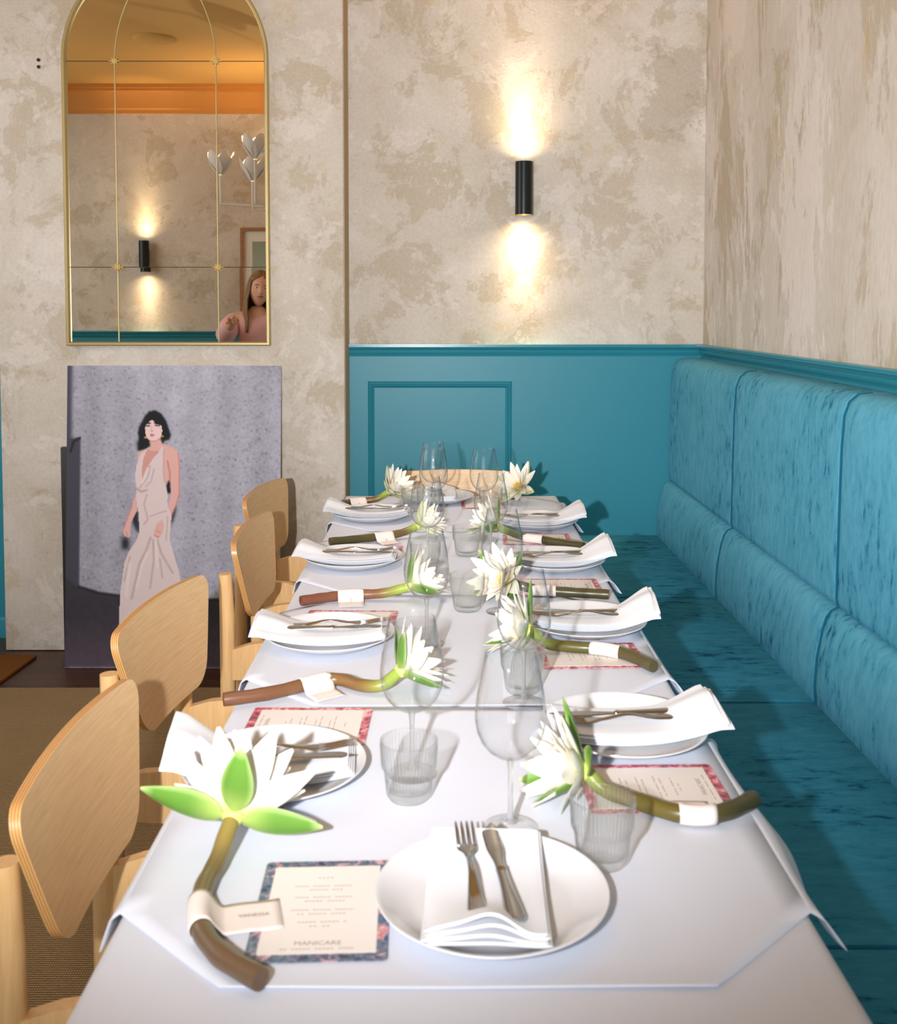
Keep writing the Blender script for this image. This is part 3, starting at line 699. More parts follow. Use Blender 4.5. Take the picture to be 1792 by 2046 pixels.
# ------------------------------------------------------------------ wall sconces
def sconce(name, loc, sgn, label, pw):
    t = thing(name, label, 'lamp', loc, 0, 'black tube wall sconces')
    y0 = sgn * .068
    prof = [(.0335, -.112), (.0375, -.112), (.0375, .112), (.0335, .112)]
    MB().lathe([(.0375, -.1125), (.0375, .1125), (.0345, .1125), (.0345, .06), (.0345, .058), (.0002, .058)] , 36, (0, y0, 0)).build('tube', M['black'], t, 40)
    MB().lathe([(.0345, -.1125), (.0345, -.060), (.0002, -.058)], 36, (0, y0, 0)).build('lower_reflector', M['brass'], t, 40)
    MB().box(-.022, .022, min(0, y0 * .55), max(0, y0 * .55), -.05, .05).build('wall_bracket', M['black'], t, 0)
    for s in (-1, 1):
        MB().lathe([(.0002, 0), (.026, 0), (.026, .004), (.0002, .004)], 24, (0, y0, s * .075 - .002)).build('bulb_lens', M['lamp'], t)
        for ang, mul, inset in ((152, 1.0, .0), (104, 1.5, .0), (62, 4.0, .022), (40, 7.0, .03)):
            L = light('sconce_beam', 'SPOT', (0, y0, s * (.1135 - inset)), pw * 1.05 * mul, (1, .77, .47), spot_size=R(ang), spot_blend=1.0, shadow_soft_size=.012)
            L.rotation_euler = (0 if s < 0 else PI, 0, 0); L.parent = t
    return t
sconce('wall_sconce', (.338, YB, 1.966), -1, 'black tube wall sconce glowing on the plaster above the teal rail', 3.2)
sconce('wall_sconce', (-2.21, YF, 1.845), 1, 'black tube wall sconce seen only in the arched mirror', 2.6)
for z in (2.475, 2.447):
    o = MB().lathe([(.0002, -.003), (.007, -.003), (.007, .002), (.0002, .002)], 14).build('screw_head', M['hole']); o.rotation_euler = (R(90), 0, 0); o.location = (-1.676, YP - .002, z)
    tag(o, 'small dark screw in the plaster left of the mirror, %s of two' % ('upper' if z > 2.46 else 'lower'), 'screw')

# ------------------------------------------------------------------ tableware prototypes
def plate_mesh():
    pr = [(.0002, .0030), (.04, .0030), (.085, .0035), (.098, .0062), (.112, .0125), (.128, .0205), (.1325, .0230), (.1345, .0232), (.1350, .0220), (.1335, .0205), (.118, .0125), (.102, .0045), (.088, .0010), (.078, 0), (.072, 0), (.070, .0014), (.0002, .0014)]
    return MB().lathe(pr, 72).mesh('plate', M['porcelain'], 60)
def naps(y): return .0078 + .90 * y * y
def napkin_mesh(seed, flare=0.0, w=.138, ya=-.118, yb=.115, side=1):
    rr = random.Random(seed); m = MB()
    nl = 4; th = .0036; nx, ny = 20, 28
    ph = rr.uniform(-.6, .6)
    for k in range(nl):
        w_ = w * (1 - .012 * k + rr.uniform(-.015, .015)); y0 = ya + rr.uniform(-.004, .004) + .004 * k; y1 = yb - .003 * k; sh = rr.uniform(-.003, .003)
        am = (.001, .0035, .0065, .0105)[k] * (1 if not flare else .55)
        def zf(u, v, off):
            x = (u - .5) * w_; y = y0 + (y1 - y0) * v
            e = sm(-y, .03, .115)
            curl = am * e * (-math.cos(2 * PI * u + ph * .3) * 1.0 + .55 + .25 * math.sin(4 * PI * u + ph))
            fl = flare * sm(-y, .045, .165) * (.30 + .9 * (u if side > 0 else 1 - u)) + flare * .25 * k / nl * sm(-y, .08, .165) * math.sin(3 * u + k)
            rnd = .0015 * (1 - min(1, min(u, 1 - u) * 14) ** .5)
            xs = x * (1 + .10 * (flare > 0) * sm(-y, .06, .165)) + sh + side * flare * .3 * sm(-y, .06, .165)
            return (xs, y, naps(max(-.140, min(y, .140))) + k * (th + .0006) + curl + fl + (off * (th - 2 * rnd) + rnd))
        top = [zf(i / nx, j / ny, 1) for j in range(ny + 1) for i in range(nx + 1)]; bot = [zf(i / nx, j / ny, 0) for j in range(ny + 1) for i in range(nx + 1)]
        q = nx + 1; N = q * (ny + 1); fs = []
        for j in range(ny):
            for i in range(nx):
                a = j * q + i; fs += [(a, a + 1, a + q + 1, a + q), (N + a + q, N + a + q + 1, N + a + 1, N + a)]
        bd_ = [i for i in range(q)] + [j * q + nx for j in range(1, ny + 1)] + [ny * q + i for i in range(nx - 1, -1, -1)] + [j * q for j in range(ny - 1, 0, -1)]
        fs += [(bd_[i], N + bd_[i], N + bd_[(i + 1) % len(bd_)], bd_[(i + 1) % len(bd_)]) for i in range(len(bd_))]
        m.add(top + bot, fs)
    return m.mesh('napkin', M['napkin'], 70)
NZ = 4 * .0042 + .0004
def cz(y): return naps(.092) + NZ
def strip(st, name, th=.0022, crown=.0):
    # st: list of (y, half width, z, thickness)
    m = MB(); n = 8; vs = []
    for (y, hw, z, t) in st:
        for i in range(n + 1):
            a = PI * i / n; vs.append((hw * math.cos(a), y, z + t * math.sin(a) ** .7))
        for i in range(1, n):
            a = PI * (1 - i / n); vs.append((hw * math.cos(a) * .98, y, z + t * .0))
    L = 2 * n; k = len(st)
    fs = [(j * L + i, j * L + (i + 1) % L, (j + 1) * L + (i + 1) % L, (j + 1) * L + i) for j in range(k - 1) for i in range(L)] + [tuple(range(L)), tuple((k - 1) * L + i for i in range(L))]
    return m.add(vs, fs)
def fork_parts():
    st = []
    for i in range(22):
        f = i / 21; y = -.098 + .122 * f
        hw = .0112 * (1 - .62 * sm(f, .0, .75)) if f > .04 else .0075; arch_ = .007 * math.sin(PI * sm(f, .25, 1.12))
        st.append((y, hw, cz(y) + .0002 + arch_, .0026))
    h = strip(st, 'handle')
    m = MB(); zb = st[-1][2]
    def hz(y): return zb + .0 - .0015 * sm(y, .024, .060) + .005 * sm(y, .06, .104)
    m2 = strip([(.022, .0038, zb, .0026), (.030, .0052, hz(.030), .0024), (.038, .0100, hz(.038), .0022), (.046, .0123, hz(.046), .0020), (.054, .0128, hz(.054), .0019)], 'tines')
    for k in range(4):
        x = (k - 1.5) * .0068
        pts = [(x, .052 + .052 * i / 8, hz(.052 + .052 * i / 8) + .001) for i in range(9)]
        m2.tube(pts, [.0021] * 6 + [.0019, .0016, .0009], 8, True, 0, .7)
    return [('handle', h.mesh('handle', M['steel'], 60)), ('tines', m2.mesh('tines', M['steel'], 60))]
def knife_parts():
    st = []
    for i in range(18):
        f = i / 17; y = -.105 + .105 * f; hw = .0112 * (1 - .42 * sm(f, 0, .9)) if f > .05 else .008
        st.append((y, hw, cz(y) + .0002, .0052 - .0018 * f))
    st += [(.003, .0066, cz(.003) + .0002, .0048), (.007, .0052, cz(.007) + .0002, .0034)]
    bl = []
    for i in range(20):
        f = i / 19; y = .006 + .108 * f; hw = (.0058 + .0050 * sm(f, .05, .45)) * (1 - sm(f, .80, 1.0) ** 2 * .93)
        bl.append((y, hw, cz(.006) + .0004 + .0002 * f, .0013))
    b = strip(bl, 'blade')
    b.v = [(x + (.0042 * sm((y - .085) / .03, 0, 1)), y, z) for x, y, z in b.v]
    return [('handle', strip(st, 'handle').mesh('handle', M['steel'], 60)), ('blade', b.mesh('blade', M['steel'], 60))]
def wine_parts():
    out = [(.0040, .094), (.0085, .0945), (.0190, .0985), (.0300, .1060), (.0390, .1170), (.0450, .1310), (.0475, .1460), (.0472, .1600), (.0440, .1850), (.0392, .2100), (.0338, .2365)]
    t = .0011; inn = [(max(.0003, r - t * (1.0 if i > 2 else .5)), z + (.0022 if i < 3 else .0008 if i < 6 else 0)) for i, (r, z) in enumerate(out)]
    inn = inn[1:]
    prof = out + [(.0333, .2371)] + inn[::-1] + [(.0003, .0972)]
    prof[0] = (.0003, .0935)
    bowl = MB().lathe(prof, 56).mesh('bowl', M['wine'], 60)
    stem = MB().lathe([(.0062, .0935), (.0046, .088), (.0036, .078), (.0034, .05), (.0036, .025), (.0050, .012), (.0080, .0072)], 20).mesh('stem', M['wine_stem'], 70)
    foot = MB().lathe([(.0080, .0072), (.0160, .0042), (.0300, .0021), (.0362, .0014), (.0370, .0008), (.0365, 0), (.0003, 0)], 48).mesh('foot', M['wine'], 60)
    return [('bowl', bowl), ('stem', stem), ('foot', foot)]
def tumbler_mesh():
    n = 44 * 6; ribs = 44
    def rib(a, r, z):
        if z < .006 or z > .0775: return 1.0
        return 1 + .022 * math.cos(a * ribs)
    out = [(.0003, 0), (.0235, 0), (.0275, .0010), (.0300, .0045), (.0312, .0085), (.0330, .0250), (.0346, .0390), (.0352, .0425), (.0370, .0445), (.0385, .0470), (.0392, .0600), (.0402, .0775), (.0405, .0800), (.0408, .0838)]
    inn = [(.0402, .0850), (.0393, .0846), (.0388, .0800), (.0376, .0600), (.0366, .0470), (.0335, .0420), (.0312, .0250), (.0288, .0135), (.0230, .0108), (.0003, .0102)]
    m = MB()
    m.lathe(out + inn, n, mod=lambda a, r, z: rib(a, r, z) if r > .029 else 1.0)
    return m.mesh('tumbler', M['tumbler'], 70)
PLATE = plate_mesh(); FORK = fork_parts(); KNIFE = knife_parts(); WINE = wine_parts(); TUMB = tumbler_mesh()
SEATS = {'N': ('the near end of the table', 0), 'F': ('the far end of the table', 180),
         'L1': ('the first chair-side seat from the front', -90), 'L2': ('the second chair-side seat from the front', -90), 'L3': ('the third chair-side seat from the front', -90), 'L4': ('the last chair-side seat at the back', -90),
         'R1': ('the first bench-side seat from the front', 90), 'R2': ('the second bench-side seat from the front', 90), 'R3': ('the third bench-side seat from the front', 90), 'R4': ('the last bench-side seat at the back', 90)}
PLT = {'N': (.054, 1.182), 'F': (-.03, 3.785), 'L1': (-.252, 1.525), 'L2': (-.240, 2.160), 'L3': (-.250, 2.840), 'L4': (-.240, 3.470), 'R1': (.288, 1.668), 'R2': (.302, 2.250), 'R3': (.298, 2.812), 'R4': (.292, 3.345)}
WG = {'N': (.087, 1.366), 'L1': (-.049, 1.530), 'R1': (.138, 1.812), 'L2': (-.038, 2.143), 'R2': (.130, 2.373), 'L3': (-.049, 2.850), 'R3': (.128, 2.902), 'F': (-.040, 3.600), 'L4': (-.038, 3.435), 'R4': (.128, 3.432)}
TU = {'N': (.196, 1.277), 'L1': (-.051, 1.452), 'R1': (.140, 1.868), 'L2': (-.058, 2.010), 'R2': (.051, 2.385), 'L3': (-.052, 2.725), 'R3': (.061, 2.928), 'L4': (-.110, 3.590), 'R4': (.156, 3.560), 'F': (-.055, 3.515)}
for key, (sd, deg) in SEATS.items():
    px, py = PLT[key]; a = R(deg + {'L1': 4, 'L2': 3, 'L3': -2, 'R1': 3, 'R2': -2, 'R3': 2}.get(key, 0))
    o = link('dinner_plate', PLATE); o.location = (px, py, T); tag(o, 'white round dinner plate under the napkin at %s' % sd, 'plate', 'white dinner plates')
    side = key not in 'NF'
    fl = {'L1': .030, 'R1': .018, 'R2': .034, 'R3': .034, 'R4': .030, 'L2': .012, 'L3': .014, 'L4': .016}.get(key, 0)
    nm = napkin_mesh(hash_ := sum(map(ord, key)), fl, .120 if side else .138, -.160 if side else -.118, .118, 1 if key[0] == 'R' else -1)
    ca, sa = math.cos(a), math.sin(a)
    def at(x, y): return (px + ca * x - sa * y, py + sa * x + ca * y, T)
    sh = -.004 if side else 0
    o = link('napkin', nm); o.location = at(-.006 if key == 'N' else 0, 0.004 if key == 'N' else 0); o.rotation_euler = (0, 0, a + (R(-2) if key == 'N' else 0)); tag(o, 'folded white cloth napkin on the plate at %s' % sd, 'napkin', 'folded white napkins')
    if key == 'N': fx, fy, fr, kx, ky, kr = -.024, .020, R(3.5), .012, .016, R(6)
    else: fx, fy, fr, kx, ky, kr = -.013, .012, R(4), .013, .004, R(1)
    f = thing('fork', 'polished steel table fork resting on the napkin at %s' % sd, 'fork', at(fx, fy), a + fr, 'steel forks')
    for nm_, me in FORK: link(nm_, me, f)
    k_ = thing('table_knife', 'polished steel table knife beside the fork at %s' % sd, 'knife', at(kx, ky), a + kr, 'steel table knives')
    for nm_, me in KNIFE: link(nm_, me, k_)
    w = thing('wine_glass', 'clear empty stemmed wine glass belonging to %s' % sd, 'glass', (*WG[key], T), random.uniform(0, 6), 'clear wine glasses')
    for nm_, me in WINE: link(nm_, me, w)
    o = link('ribbed_tumbler', TUMB); o.location = (*TU[key], T); o.rotation_euler = (0, 0, random.uniform(0, 1)); tag(o, 'ribbed clear glass tumbler belonging to %s' % sd, 'glass', 'ribbed glass tumblers')

# ------------------------------------------------------------------ menu cards
CARD = MB().rbox(-.0765, .0765, -.102, .102, 0, .0006, .0002, 1)
def card(mname):
    # rounded-corner card
    pts = []
    for cx, cy, a0 in ((.0705, .096, 0), (-.0705, .096, 90), (-.0705, -.096, 180), (.0705, -.096, 270)):
        for i in range(5): a = R(a0 + 22.5 * i); pts.append((cx + .006 * math.cos(a), cy + .006 * math.sin(a)))
    return MB().prism(pts, 'z', 0, .0006).mesh('card', M[mname], 0)
CN, CR = card('floral_navy'), card('floral_red')
SHEET = MB().box(-.0640, .0640, -.088, .088, .0007, .0012).mesh('sheet', M['paper'], 0)
TITLE = text_mesh('MANICARE', .0105, M['ink'])
lm = MB()
for y, hw in ((-.080, .040), (.012, .026), (.020, .034), (-.006, .040), (-.014, .028), (-.030, .030), (.036, .022), (.044, .036), (-.038, .012), (.062, .010)):
    n = int(hw * 2 / .0042)
    for i in range(n):
        if (i * 7 + int(y * 1000)) % 6 == 0: continue
        x = -hw + 2 * hw * i / n; lm.box(x, x + .0032, y - .0006, y + .0006, .00121, .0013)
LINES = lm.mesh('lettering', M['ink'], 0)
MENU = {'N': (-.141, 1.178, 0, 2), 'L1': (-.228, 1.713, -90, -1), 'L2': (-.212, 2.306, -90, -2), 'L3': (-.226, 2.975, -90, -1), 'L4': (-.232, 3.60, -90, 1), 'R1': (.300, 1.482, 90, 1), 'R2': (.290, 2.066, 90, 2), 'R3': (.285, 2.590, 90, 0), 'R4': (.276, 3.140, 90, -2), 'F': (.135, 3.735, 180, 0)}
for key, (x, y, deg, e) in MENU.items():
    t = thing('menu_card', 'cream menu card with %s floral border at %s' % ('navy' if key == 'N' else 'red', SEATS[key][0]), 'menu', (x, y, T), R(deg + e), 'printed menu cards')
    link('backing', CN if key == 'N' else CR, t); s_ = link('sheet', SHEET, t)
    o = link('lettering', TITLE, s_); o.location = (0, -.070, .00125); link('lettering', LINES, s_)

# ------------------------------------------------------------------ water lilies
def petal_mesh(L, wd, cup, curl, cols, name):
    m = MB(); nu_, nv_ = 6, 12; cs = []; vs = []
    for j in range(nv_ + 1):
        t = j / nv_; w = wd * (math.sin(PI * min(1, t ** .72 * .96 + .02)) ** .8) * (1 - .08 * t) + .0012 * (1 - t)
        for i in range(nu_ + 1):
            s = i / nu_ * 2 - 1
            vs.append((w * s, cup * w * s * s * 1.0 + curl * (t ** 2) * L, L * t - .0))
            c = [cols[0][q] * (1 - sm(t, 0, .45)) + cols[1][q] * sm(t, 0, .45) for q in range(3)]
            if len(cols) > 2:
                e = max(sm(t, .85, 1), sm(abs(s), .8, 1) * .6); c = [c[q] * (1 - e) + cols[2][q] * e for q in range(3)]
            cs.append(c)
    q = nu_ + 1
    m.add(vs, [(j * q + i, j * q + i + 1, (j + 1) * q + i + 1, (j + 1) * q + i) for j in range(nv_) for i in range(nu_)]); m.c = cs
    return m.mesh(name, M['petal'], 80)
wht, ylw, grn, lgr = lin((246, 242, 230)), lin((238, 232, 180)), lin((92, 134, 48)), lin((176, 194, 124))
PET = [petal_mesh(.078, .0150, .25, -.05, (ylw, wht), 'petal'), petal_mesh(.088, .0165, .30, .10, (lgr, wht), 'petal'), petal_mesh(.062, .0110, .25, -.12, (ylw, wht), 'petal')]
SEP = petal_mesh(.088, .0185, .35, .16, (lin((150, 172, 84)), grn, lgr), 'sepal')
SEPP = petal_mesh(.085, .0180, .35, .16, (lgr, lin((226, 228, 188)), lin((160, 196, 110))), 'sepal')
st = MB(); rr = random.Random(3)
for i in range(70):
    a = i * 2.39996; r0 = .002 + .010 * (i / 70) ** .5; l = .020 + .010 * (i / 70); tl = .15 + .75 * (i / 70)
    d = Vector((math.cos(a) * math.sin(tl), math.sin(a) * math.sin(tl), math.cos(tl))); b = Vector((math.cos(a) * r0, math.sin(a) * r0, .004))
    st.tube([b, b + d * l * .6, b + d * l + Vector((-math.cos(a) * .003, -math.sin(a) * .003, .002))], [.0008, .0010, .0006], 5)
STAM = st.mesh('stamens', M['stamen'])
brown, dolive, olive, lgreen = lin((112, 74, 52)), lin((66, 62, 34)), lin((116, 102, 44)), lin((150, 170, 70))
LILY = {  # stem points from cut end to flower, flower axis, openness, colours of the stem, tag position along the stem, tail side
 'N': ([(-.186, 1.028), (-.238, 1.072), (-.272, 1.13), (-.282, 1.195), (-.277, 1.245), (-.270, 1.295)], (.10, .92, .34), 1.02, (lin((98, 76, 56)), lin((104, 86, 52)), lin((140, 120, 60))), .44, 'x+', 'VANESSA'),
 'L1': ([(-.385, 1.795), (-.33, 1.815), (-.28, 1.845), (-.228, 1.887), (-.19, 1.892), (-.153, 1.864), (-.115, 1.852), (-.085, 1.870)], (.80, .25, .55), .85, (brown, lin((120, 88, 50)), lgreen), .40, 'y-', 'LUCY'),
 'L2': ([(-.336, 2.417), (-.28, 2.448), (-.225, 2.470), (-.153, 2.466), (-.088, 2.460)], (.85, .10, .52), .78, (lin((116, 68, 52)), lin((126, 84, 58)), lgreen), .50, 'y-', 'NAOMI'),
 'L3': ([(-.338, 3.048), (-.222, 3.100), (-.135, 3.145), (-.085, 3.165)], (.85, .05, .50), .80, (dolive, lin((100, 80, 42)), lgreen), .46, 'y-', 'AMY'),
 'L4': ([(-.392, 3.555), (-.365, 3.645), (-.313, 3.700), (-.245, 3.708), (-.200, 3.705)], (.62, -.35, .62), .82, (dolive, lin((112, 80, 52)), lgreen), .52, 'y-', 'ZOE'),
 'R1': ([(.428, 1.421), (.388, 1.389), (.348, 1.372), (.308, 1.380), (.266, 1.412), (.222, 1.440), (.200, 1.452)], (-.92, -.20, .18), 1.02, (lin((60, 56, 30)), lin((96, 84, 36)), lin((128, 140, 60))), .38, 'y+', 'TESS'),
 'R2': ([(.396, 1.962), (.363, 2.024), (.320, 2.063), (.262, 2.078), (.206, 2.076), (.172, 2.076)], (-.92, -.08, .25), 1.02, (lin((82, 74, 46)), lin((86, 80, 34)), lin((120, 136, 60))), .40, 'y+', 'BELLA'),
 'R3': ([(.390, 2.470), (.289, 2.493), (.210, 2.505), (.152, 2.505)], (-.50, -.68, .45), .85, (lin((72, 66, 38)), dolive, lin((90, 90, 60))), .55, 'y+', 'MIA'),
 'R4': ([(.398, 2.984), (.296, 3.061), (.232, 3.095), (.160, 3.145)], (-.82, -.10, .50), .80, (dolive, lin((74, 72, 40)), lin((110, 130, 60))), .52, 'y+', 'EMMA'),
 'F': ([(.24, 3.885), (.262, 3.82), (.272, 3.765)], (-.42, -.66, .55), .95, (dolive, olive, lgreen), .3, 'x-', 'JO')}
RS = .0118
for key, (pts, ax, opn, cols, tp, tail, nm_txt) in LILY.items():
    ax = Vector(ax).normalized(); n = len(pts); rr = random.Random(sum(map(ord, key)) + 5)
    n3 = [(x, y, T + RS + .0012) for x, y in pts]
    lift = {'F': .034, 'L4': .034, 'N': .032, 'R1': .026, 'R2': .036, 'R3': .024}.get(key, .022)
    n3[-1] = (n3[-1][0], n3[-1][1], T + RS + lift); n3[-2] = (n3[-2][0], n3[-2][1], T + RS + lift * .25)
    path = catmull(n3, 48); basep = path[-1]
    t = thing('water_lily', 'white water lily with thick stem at %s' % SEATS[key][0], 'flower', (basep.x, basep.y, T), 0, 'cut white water lilies')
    O = Vector((basep.x, basep.y, T))
    path2 = path + [basep + ax * .010]
    sm_ = MB(); rad = [RS * (.97 if i == 0 else 1.0) * (1 + .03 * math.sin(i * .9)) * (1.0 - .08 * sm(i / 48, .5, .9)) for i in range(49)] + [RS * .75]
    sm_.tube([p - O for p in path2], rad, 20)
    cs = []
    for i in range(50):
        f = min(1, i / 48)
        c = [cols[0][q] * (1 - sm(f, .1, .6)) + cols[1][q] * sm(f, .1, .6) for q in range(3)]; e = sm(f, .70, .97); c = [c[q] * (1 - e) + cols[2][q] * e for q in range(3)]
        cs += [tuple(c)] * 20
    sm_.c = cs; sm_.build('stem', M['stem'], t, 60)
    rot = Vector((0, 0, 1)).rotation_difference(ax).to_matrix().to_4x4()
    C0 = basep - O + ax * .004
    MB().lathe([(.0002, -.003), (.010, -.002), (.0135, .003), (.012, .009), (.006, .012), (.0002, .0125)], 20).mesh
    rc_ = MB().lathe([(.0105, -.006), (.0125, -.001), (.0150, .005), (.0135, .010), (.0060, .0125), (.0002, .013)], 24)
    rc_.c = [lin((206, 208, 120))] * len(rc_.v); o = rc_.build('receptacle', M['petal'], t, 60); o.matrix_local = Matrix.Translation(C0) @ rot
    spin = rr.uniform(0, 1) if key != 'N' else .06
    rings = [(SEP if key[0] in 'NR' or key in ('L1', 'L2') else SEPP, 4, 1.38, .0125, 0, 'sepal'), (PET[1], 8, 1.12, .0115, .004, 'petal'), (PET[0], 8, .82, .0100, .007, 'petal'), (PET[0], 7, .55, .0085, .009, 'petal'), (PET[2], 6, .34, .007, .010, 'petal')]
    for ri, (me, cnt, ang, r0, zz_, nm_) in enumerate(rings):
        for i in range(cnt):
            az = 2 * PI * (i + .5 * (ri % 2) + spin) / cnt + rr.uniform(-.10, .10); an = ang * opn * (1.16 if key == 'N' and ri == 0 else 1) + rr.uniform(-.10, .10)
            Mx = Matrix.Translation(C0) @ rot @ Matrix.Rotation(az, 4, 'Z') @ Matrix.Translation((0, -r0, zz_)) @ Matrix.Rotation(an, 4, 'X') @ Matrix.Rotation(rr.uniform(-.12, .12), 4, 'Z') @ Matrix.Scale(rr.uniform(.92, 1.06) * (1.2 if key == 'N' else 1), 4)
            # keep petal tips above the table top
            tip = Mx @ Vector((0, 0, .07)); 
            for it in range(14):
                if min((Mx @ Vector((0, 0, .088 if nm_ == 'sepal' else .075))).z, (Mx @ Vector((.01, 0, .05))).z, (Mx @ Vector((-.01, 0, .05))).z) > .004: break
                an -= .12
                Mx = Matrix.Translation(C0) @ rot @ Matrix.Rotation(az, 4, 'Z') @ Matrix.Translation((0, -r0, zz_)) @ Matrix.Rotation(an, 4, 'X') @ Matrix.Scale(1.2 if key == 'N' else 1, 4)
            o = link(nm_, me, t); o.matrix_local = Mx
    o = link('stamens', STAM, t); o.matrix_local = Matrix.Translation(C0 + ax * .007) @ rot
    # paper name band looped over the stem, tail lying on the table
    i0 = int(tp * 48); P0 = path[i0]; tg = (path[i0 + 2] - path[i0 - 2]); tg.z = 0; tg.normalize()
    sd = Vector((-tg.y, tg.x, 0))
    want = {'x+': Vector((1, 0, 0)), 'x-': Vector((-1, 0, 0)), 'y-': Vector((0, -1, 0)), 'y+': Vector((0, 1, 0))}[tail]
    if sd.dot(want) < 0: sd = -sd
    rb = RS * 1.06 + .0012; pr = []
    for i in range(15):
        a = R(262 - 222 * i / 14) if True else 0     # from below, round the far side, over the top
        pr.append((rb * math.cos(a), rb * math.sin(a)))
    a_end = R(40); tl = {'N': .088, 'R1': .060}.get(key, .060)
    sx, sz = pr[-1]; dxz = Vector((math.sin(a_end), -math.cos(a_end)))
    zfl = -(RS + .0012) + .0030
    ln = (sz - zfl) / -dxz.y
    for i in range(1, 11):
        f = i / 10; xx = sx + dxz.x * ln * 1.25 * f + 0; zz2 = sz + (zfl - sz) * (1 - (1 - f) ** 1.7); pr.append((xx, zz2))
    xe = pr[-1][0]
    for i in range(1, 7): pr.append((xe + (tl - xe + .004) * i / 6 if tl > xe else xe + .004 * i, zfl + .0006 * math.sin(i)))
    hw = .030 if key != 'R1' else .025
    tm = MB()
    def tf(u, v):
        k = v * (len(pr) - 1); i = min(int(k), len(pr) - 2); f = k - i
        x = pr[i][0] * (1 - f) + pr[i + 1][0] * f; z = pr[i][1] * (1 - f) + pr[i + 1][1] * f
        s_ = (u - .5) * 2 * hw
        j = i0 + s_ / max(1e-6, (path[i0 + 1] - path[i0]).length)
        j = min(47, max(0, j)); ji = int(j); q = path[ji].lerp(path[min(48, ji + 1)], j - ji)
        base = P0 + tg * s_; lat = (q - base).dot(sd) * (1 - sm(v, .45, .8))
        p = base + sd * (x + lat) + Vector((0, 0, z)); p.z = max(p.z, T + .0022)
        return tuple(p - Vector((P0.x, P0.y, T)))
    tm.grid(tf, 8, len(pr) - 1)
    nt = thing('name_band', 'blush paper name band around lily stem at %s' % SEATS[key][0], 'name tag', (P0.x, P0.y, T), 0, 'paper name bands')
    o = tm.build('band', M['tag'], nt, 80); md = o.modifiers.new('thick', 'SOLIDIFY'); md.thickness = .0005; md.offset = 1
    me = text_mesh(nm_txt, .0075 if key != 'N' else .0085, M['ink'])
    o = link('lettering', me, nt)
    # lettering follows the sloping part of the tail
    ka = 27 if key == 'N' else 21; xq, zq = pr[ka]; dx, dz = pr[ka + 1][0] - pr[ka - 1][0], pr[ka + 1][1] - pr[ka - 1][1]
    slope = Vector((sd.x * dx, sd.y * dx, dz)).normalized(); nrm2 = tg.cross(slope).normalized()
    if nrm2.z < 0: nrm2 = -nrm2
    xa = slope if key != 'N' else slope
    ya = nrm2.cross(xa).normalized()
    mt = Matrix((xa, ya, nrm2)).transposed().to_4x4(); mt.translation = sd * xq + Vector((0, 0, zq + RS + .0012)) + nrm2 * .0012
    o.matrix_local = mt

# ------------------------------------------------------------------ things seen in the mirror
# framed picture on the partition
fp = thing('framed_picture', 'oak framed landscape picture seen at the right edge of the mirror', 'picture', (-1.21, YF + .003, 1.645))
m = MB(); w_, h_ = .30, .41
for b in ((-w_, w_, -h_, -h_ + .025), (-w_, w_, h_ - .025, h_), (-w_, -w_ + .025, -h_ + .025, h_ - .025), (w_ - .025, w_, -h_ + .025, h_ - .025)): m.box(b[0], b[1], 0, .03, b[2], b[3])
m.build('frame', M['oak_frame'], fp, 0)
MB().box(-w_ + .024, w_ - .024, .002, .012, -h_ + .024, h_ - .024).build('mat', M['mat_board'], fp, 0)
k = NT('landscape_print'); v = k.coord()
sx = k.n('ShaderNodeSeparateXYZ', {0: v}); nn_ = k.noise(v, 6, 4)
hgt = k.math('ADD', sx.outputs[2], k.math('MULTIPLY', nn_, .14))
k.l(k.ramp(k.math('ADD', hgt, .3), [(.20, lin((60, 44, 34))), (.36, lin((190, 120, 60))), (.40, lin((40, 40, 36))), (.44, lin((170, 180, 168))), (.7, lin((150, 160, 140)))]), k.b.inputs['Base Color'])
MB().box(-w_ + .085, w_ - .085, .012, .0128, -h_ + .10, h_ - .10).build('print', k.m, fp, 0)
# flower chandelier
ch = thing('chandelier', 'white metal chandelier with lit flower shaped lamps, reflected in the mirror', 'lamp', (-1.05, 1.45, CZ - .0))
def P3(x, y, z): return (x + 1.05, y - 1.45, z - CZ)
hub = (-1.05, 1.45, 2.16)
MB().tube([P3(-1.05, 1.45, CZ), P3(-1.05, 1.45, 2.14)], .008, 12).build('rod', M['white_metal'], ch)
MB().lathe([(.0002, -.03), (.055, -.03), (.06, 0), (.0002, 0)], 28).build('canopy', M['white_metal'], ch)
MB().lathe([(.0002, 2.12 - CZ), (.02, 2.125 - CZ), (.024, 2.16 - CZ), (.0002, 2.175 - CZ)], 20).build('hub', M['white_metal'], ch)
pt_ = MB(); nu_, nv_ = 6, 10
def cp(u, v):
    s = u * 2 - 1; w = .052 * math.sin(PI * min(1, v * .92 + .04)) ** .8 + .002
    r = .012 + .086 * math.sin(v * 1.5) ** 1 - .004 * v * v
    return (w * s, -(r - .35 * w * s * s),   .160 * v)
pt_.grid(cp, nu_, nv_); CPET = pt_.mesh('lamp_petal', M['white_metal'], 80)
BULB = MB().lathe([(.0002, 0), (.010, .002), (.018, .022), (.016, .040), (.0002, .052)], 16).mesh('bulb', M['lamp'])
heads = [(-1.54, 1.50, 2.375, 2.18), (-1.325, 1.48, 2.335, 2.14), (-1.262, 1.72, 2.45, 2.16), (-.75, 1.25, 2.42, 2.16), (-.85, 1.75, 2.36, 2.14), (-.62, 1.55, 2.40, 2.18)]
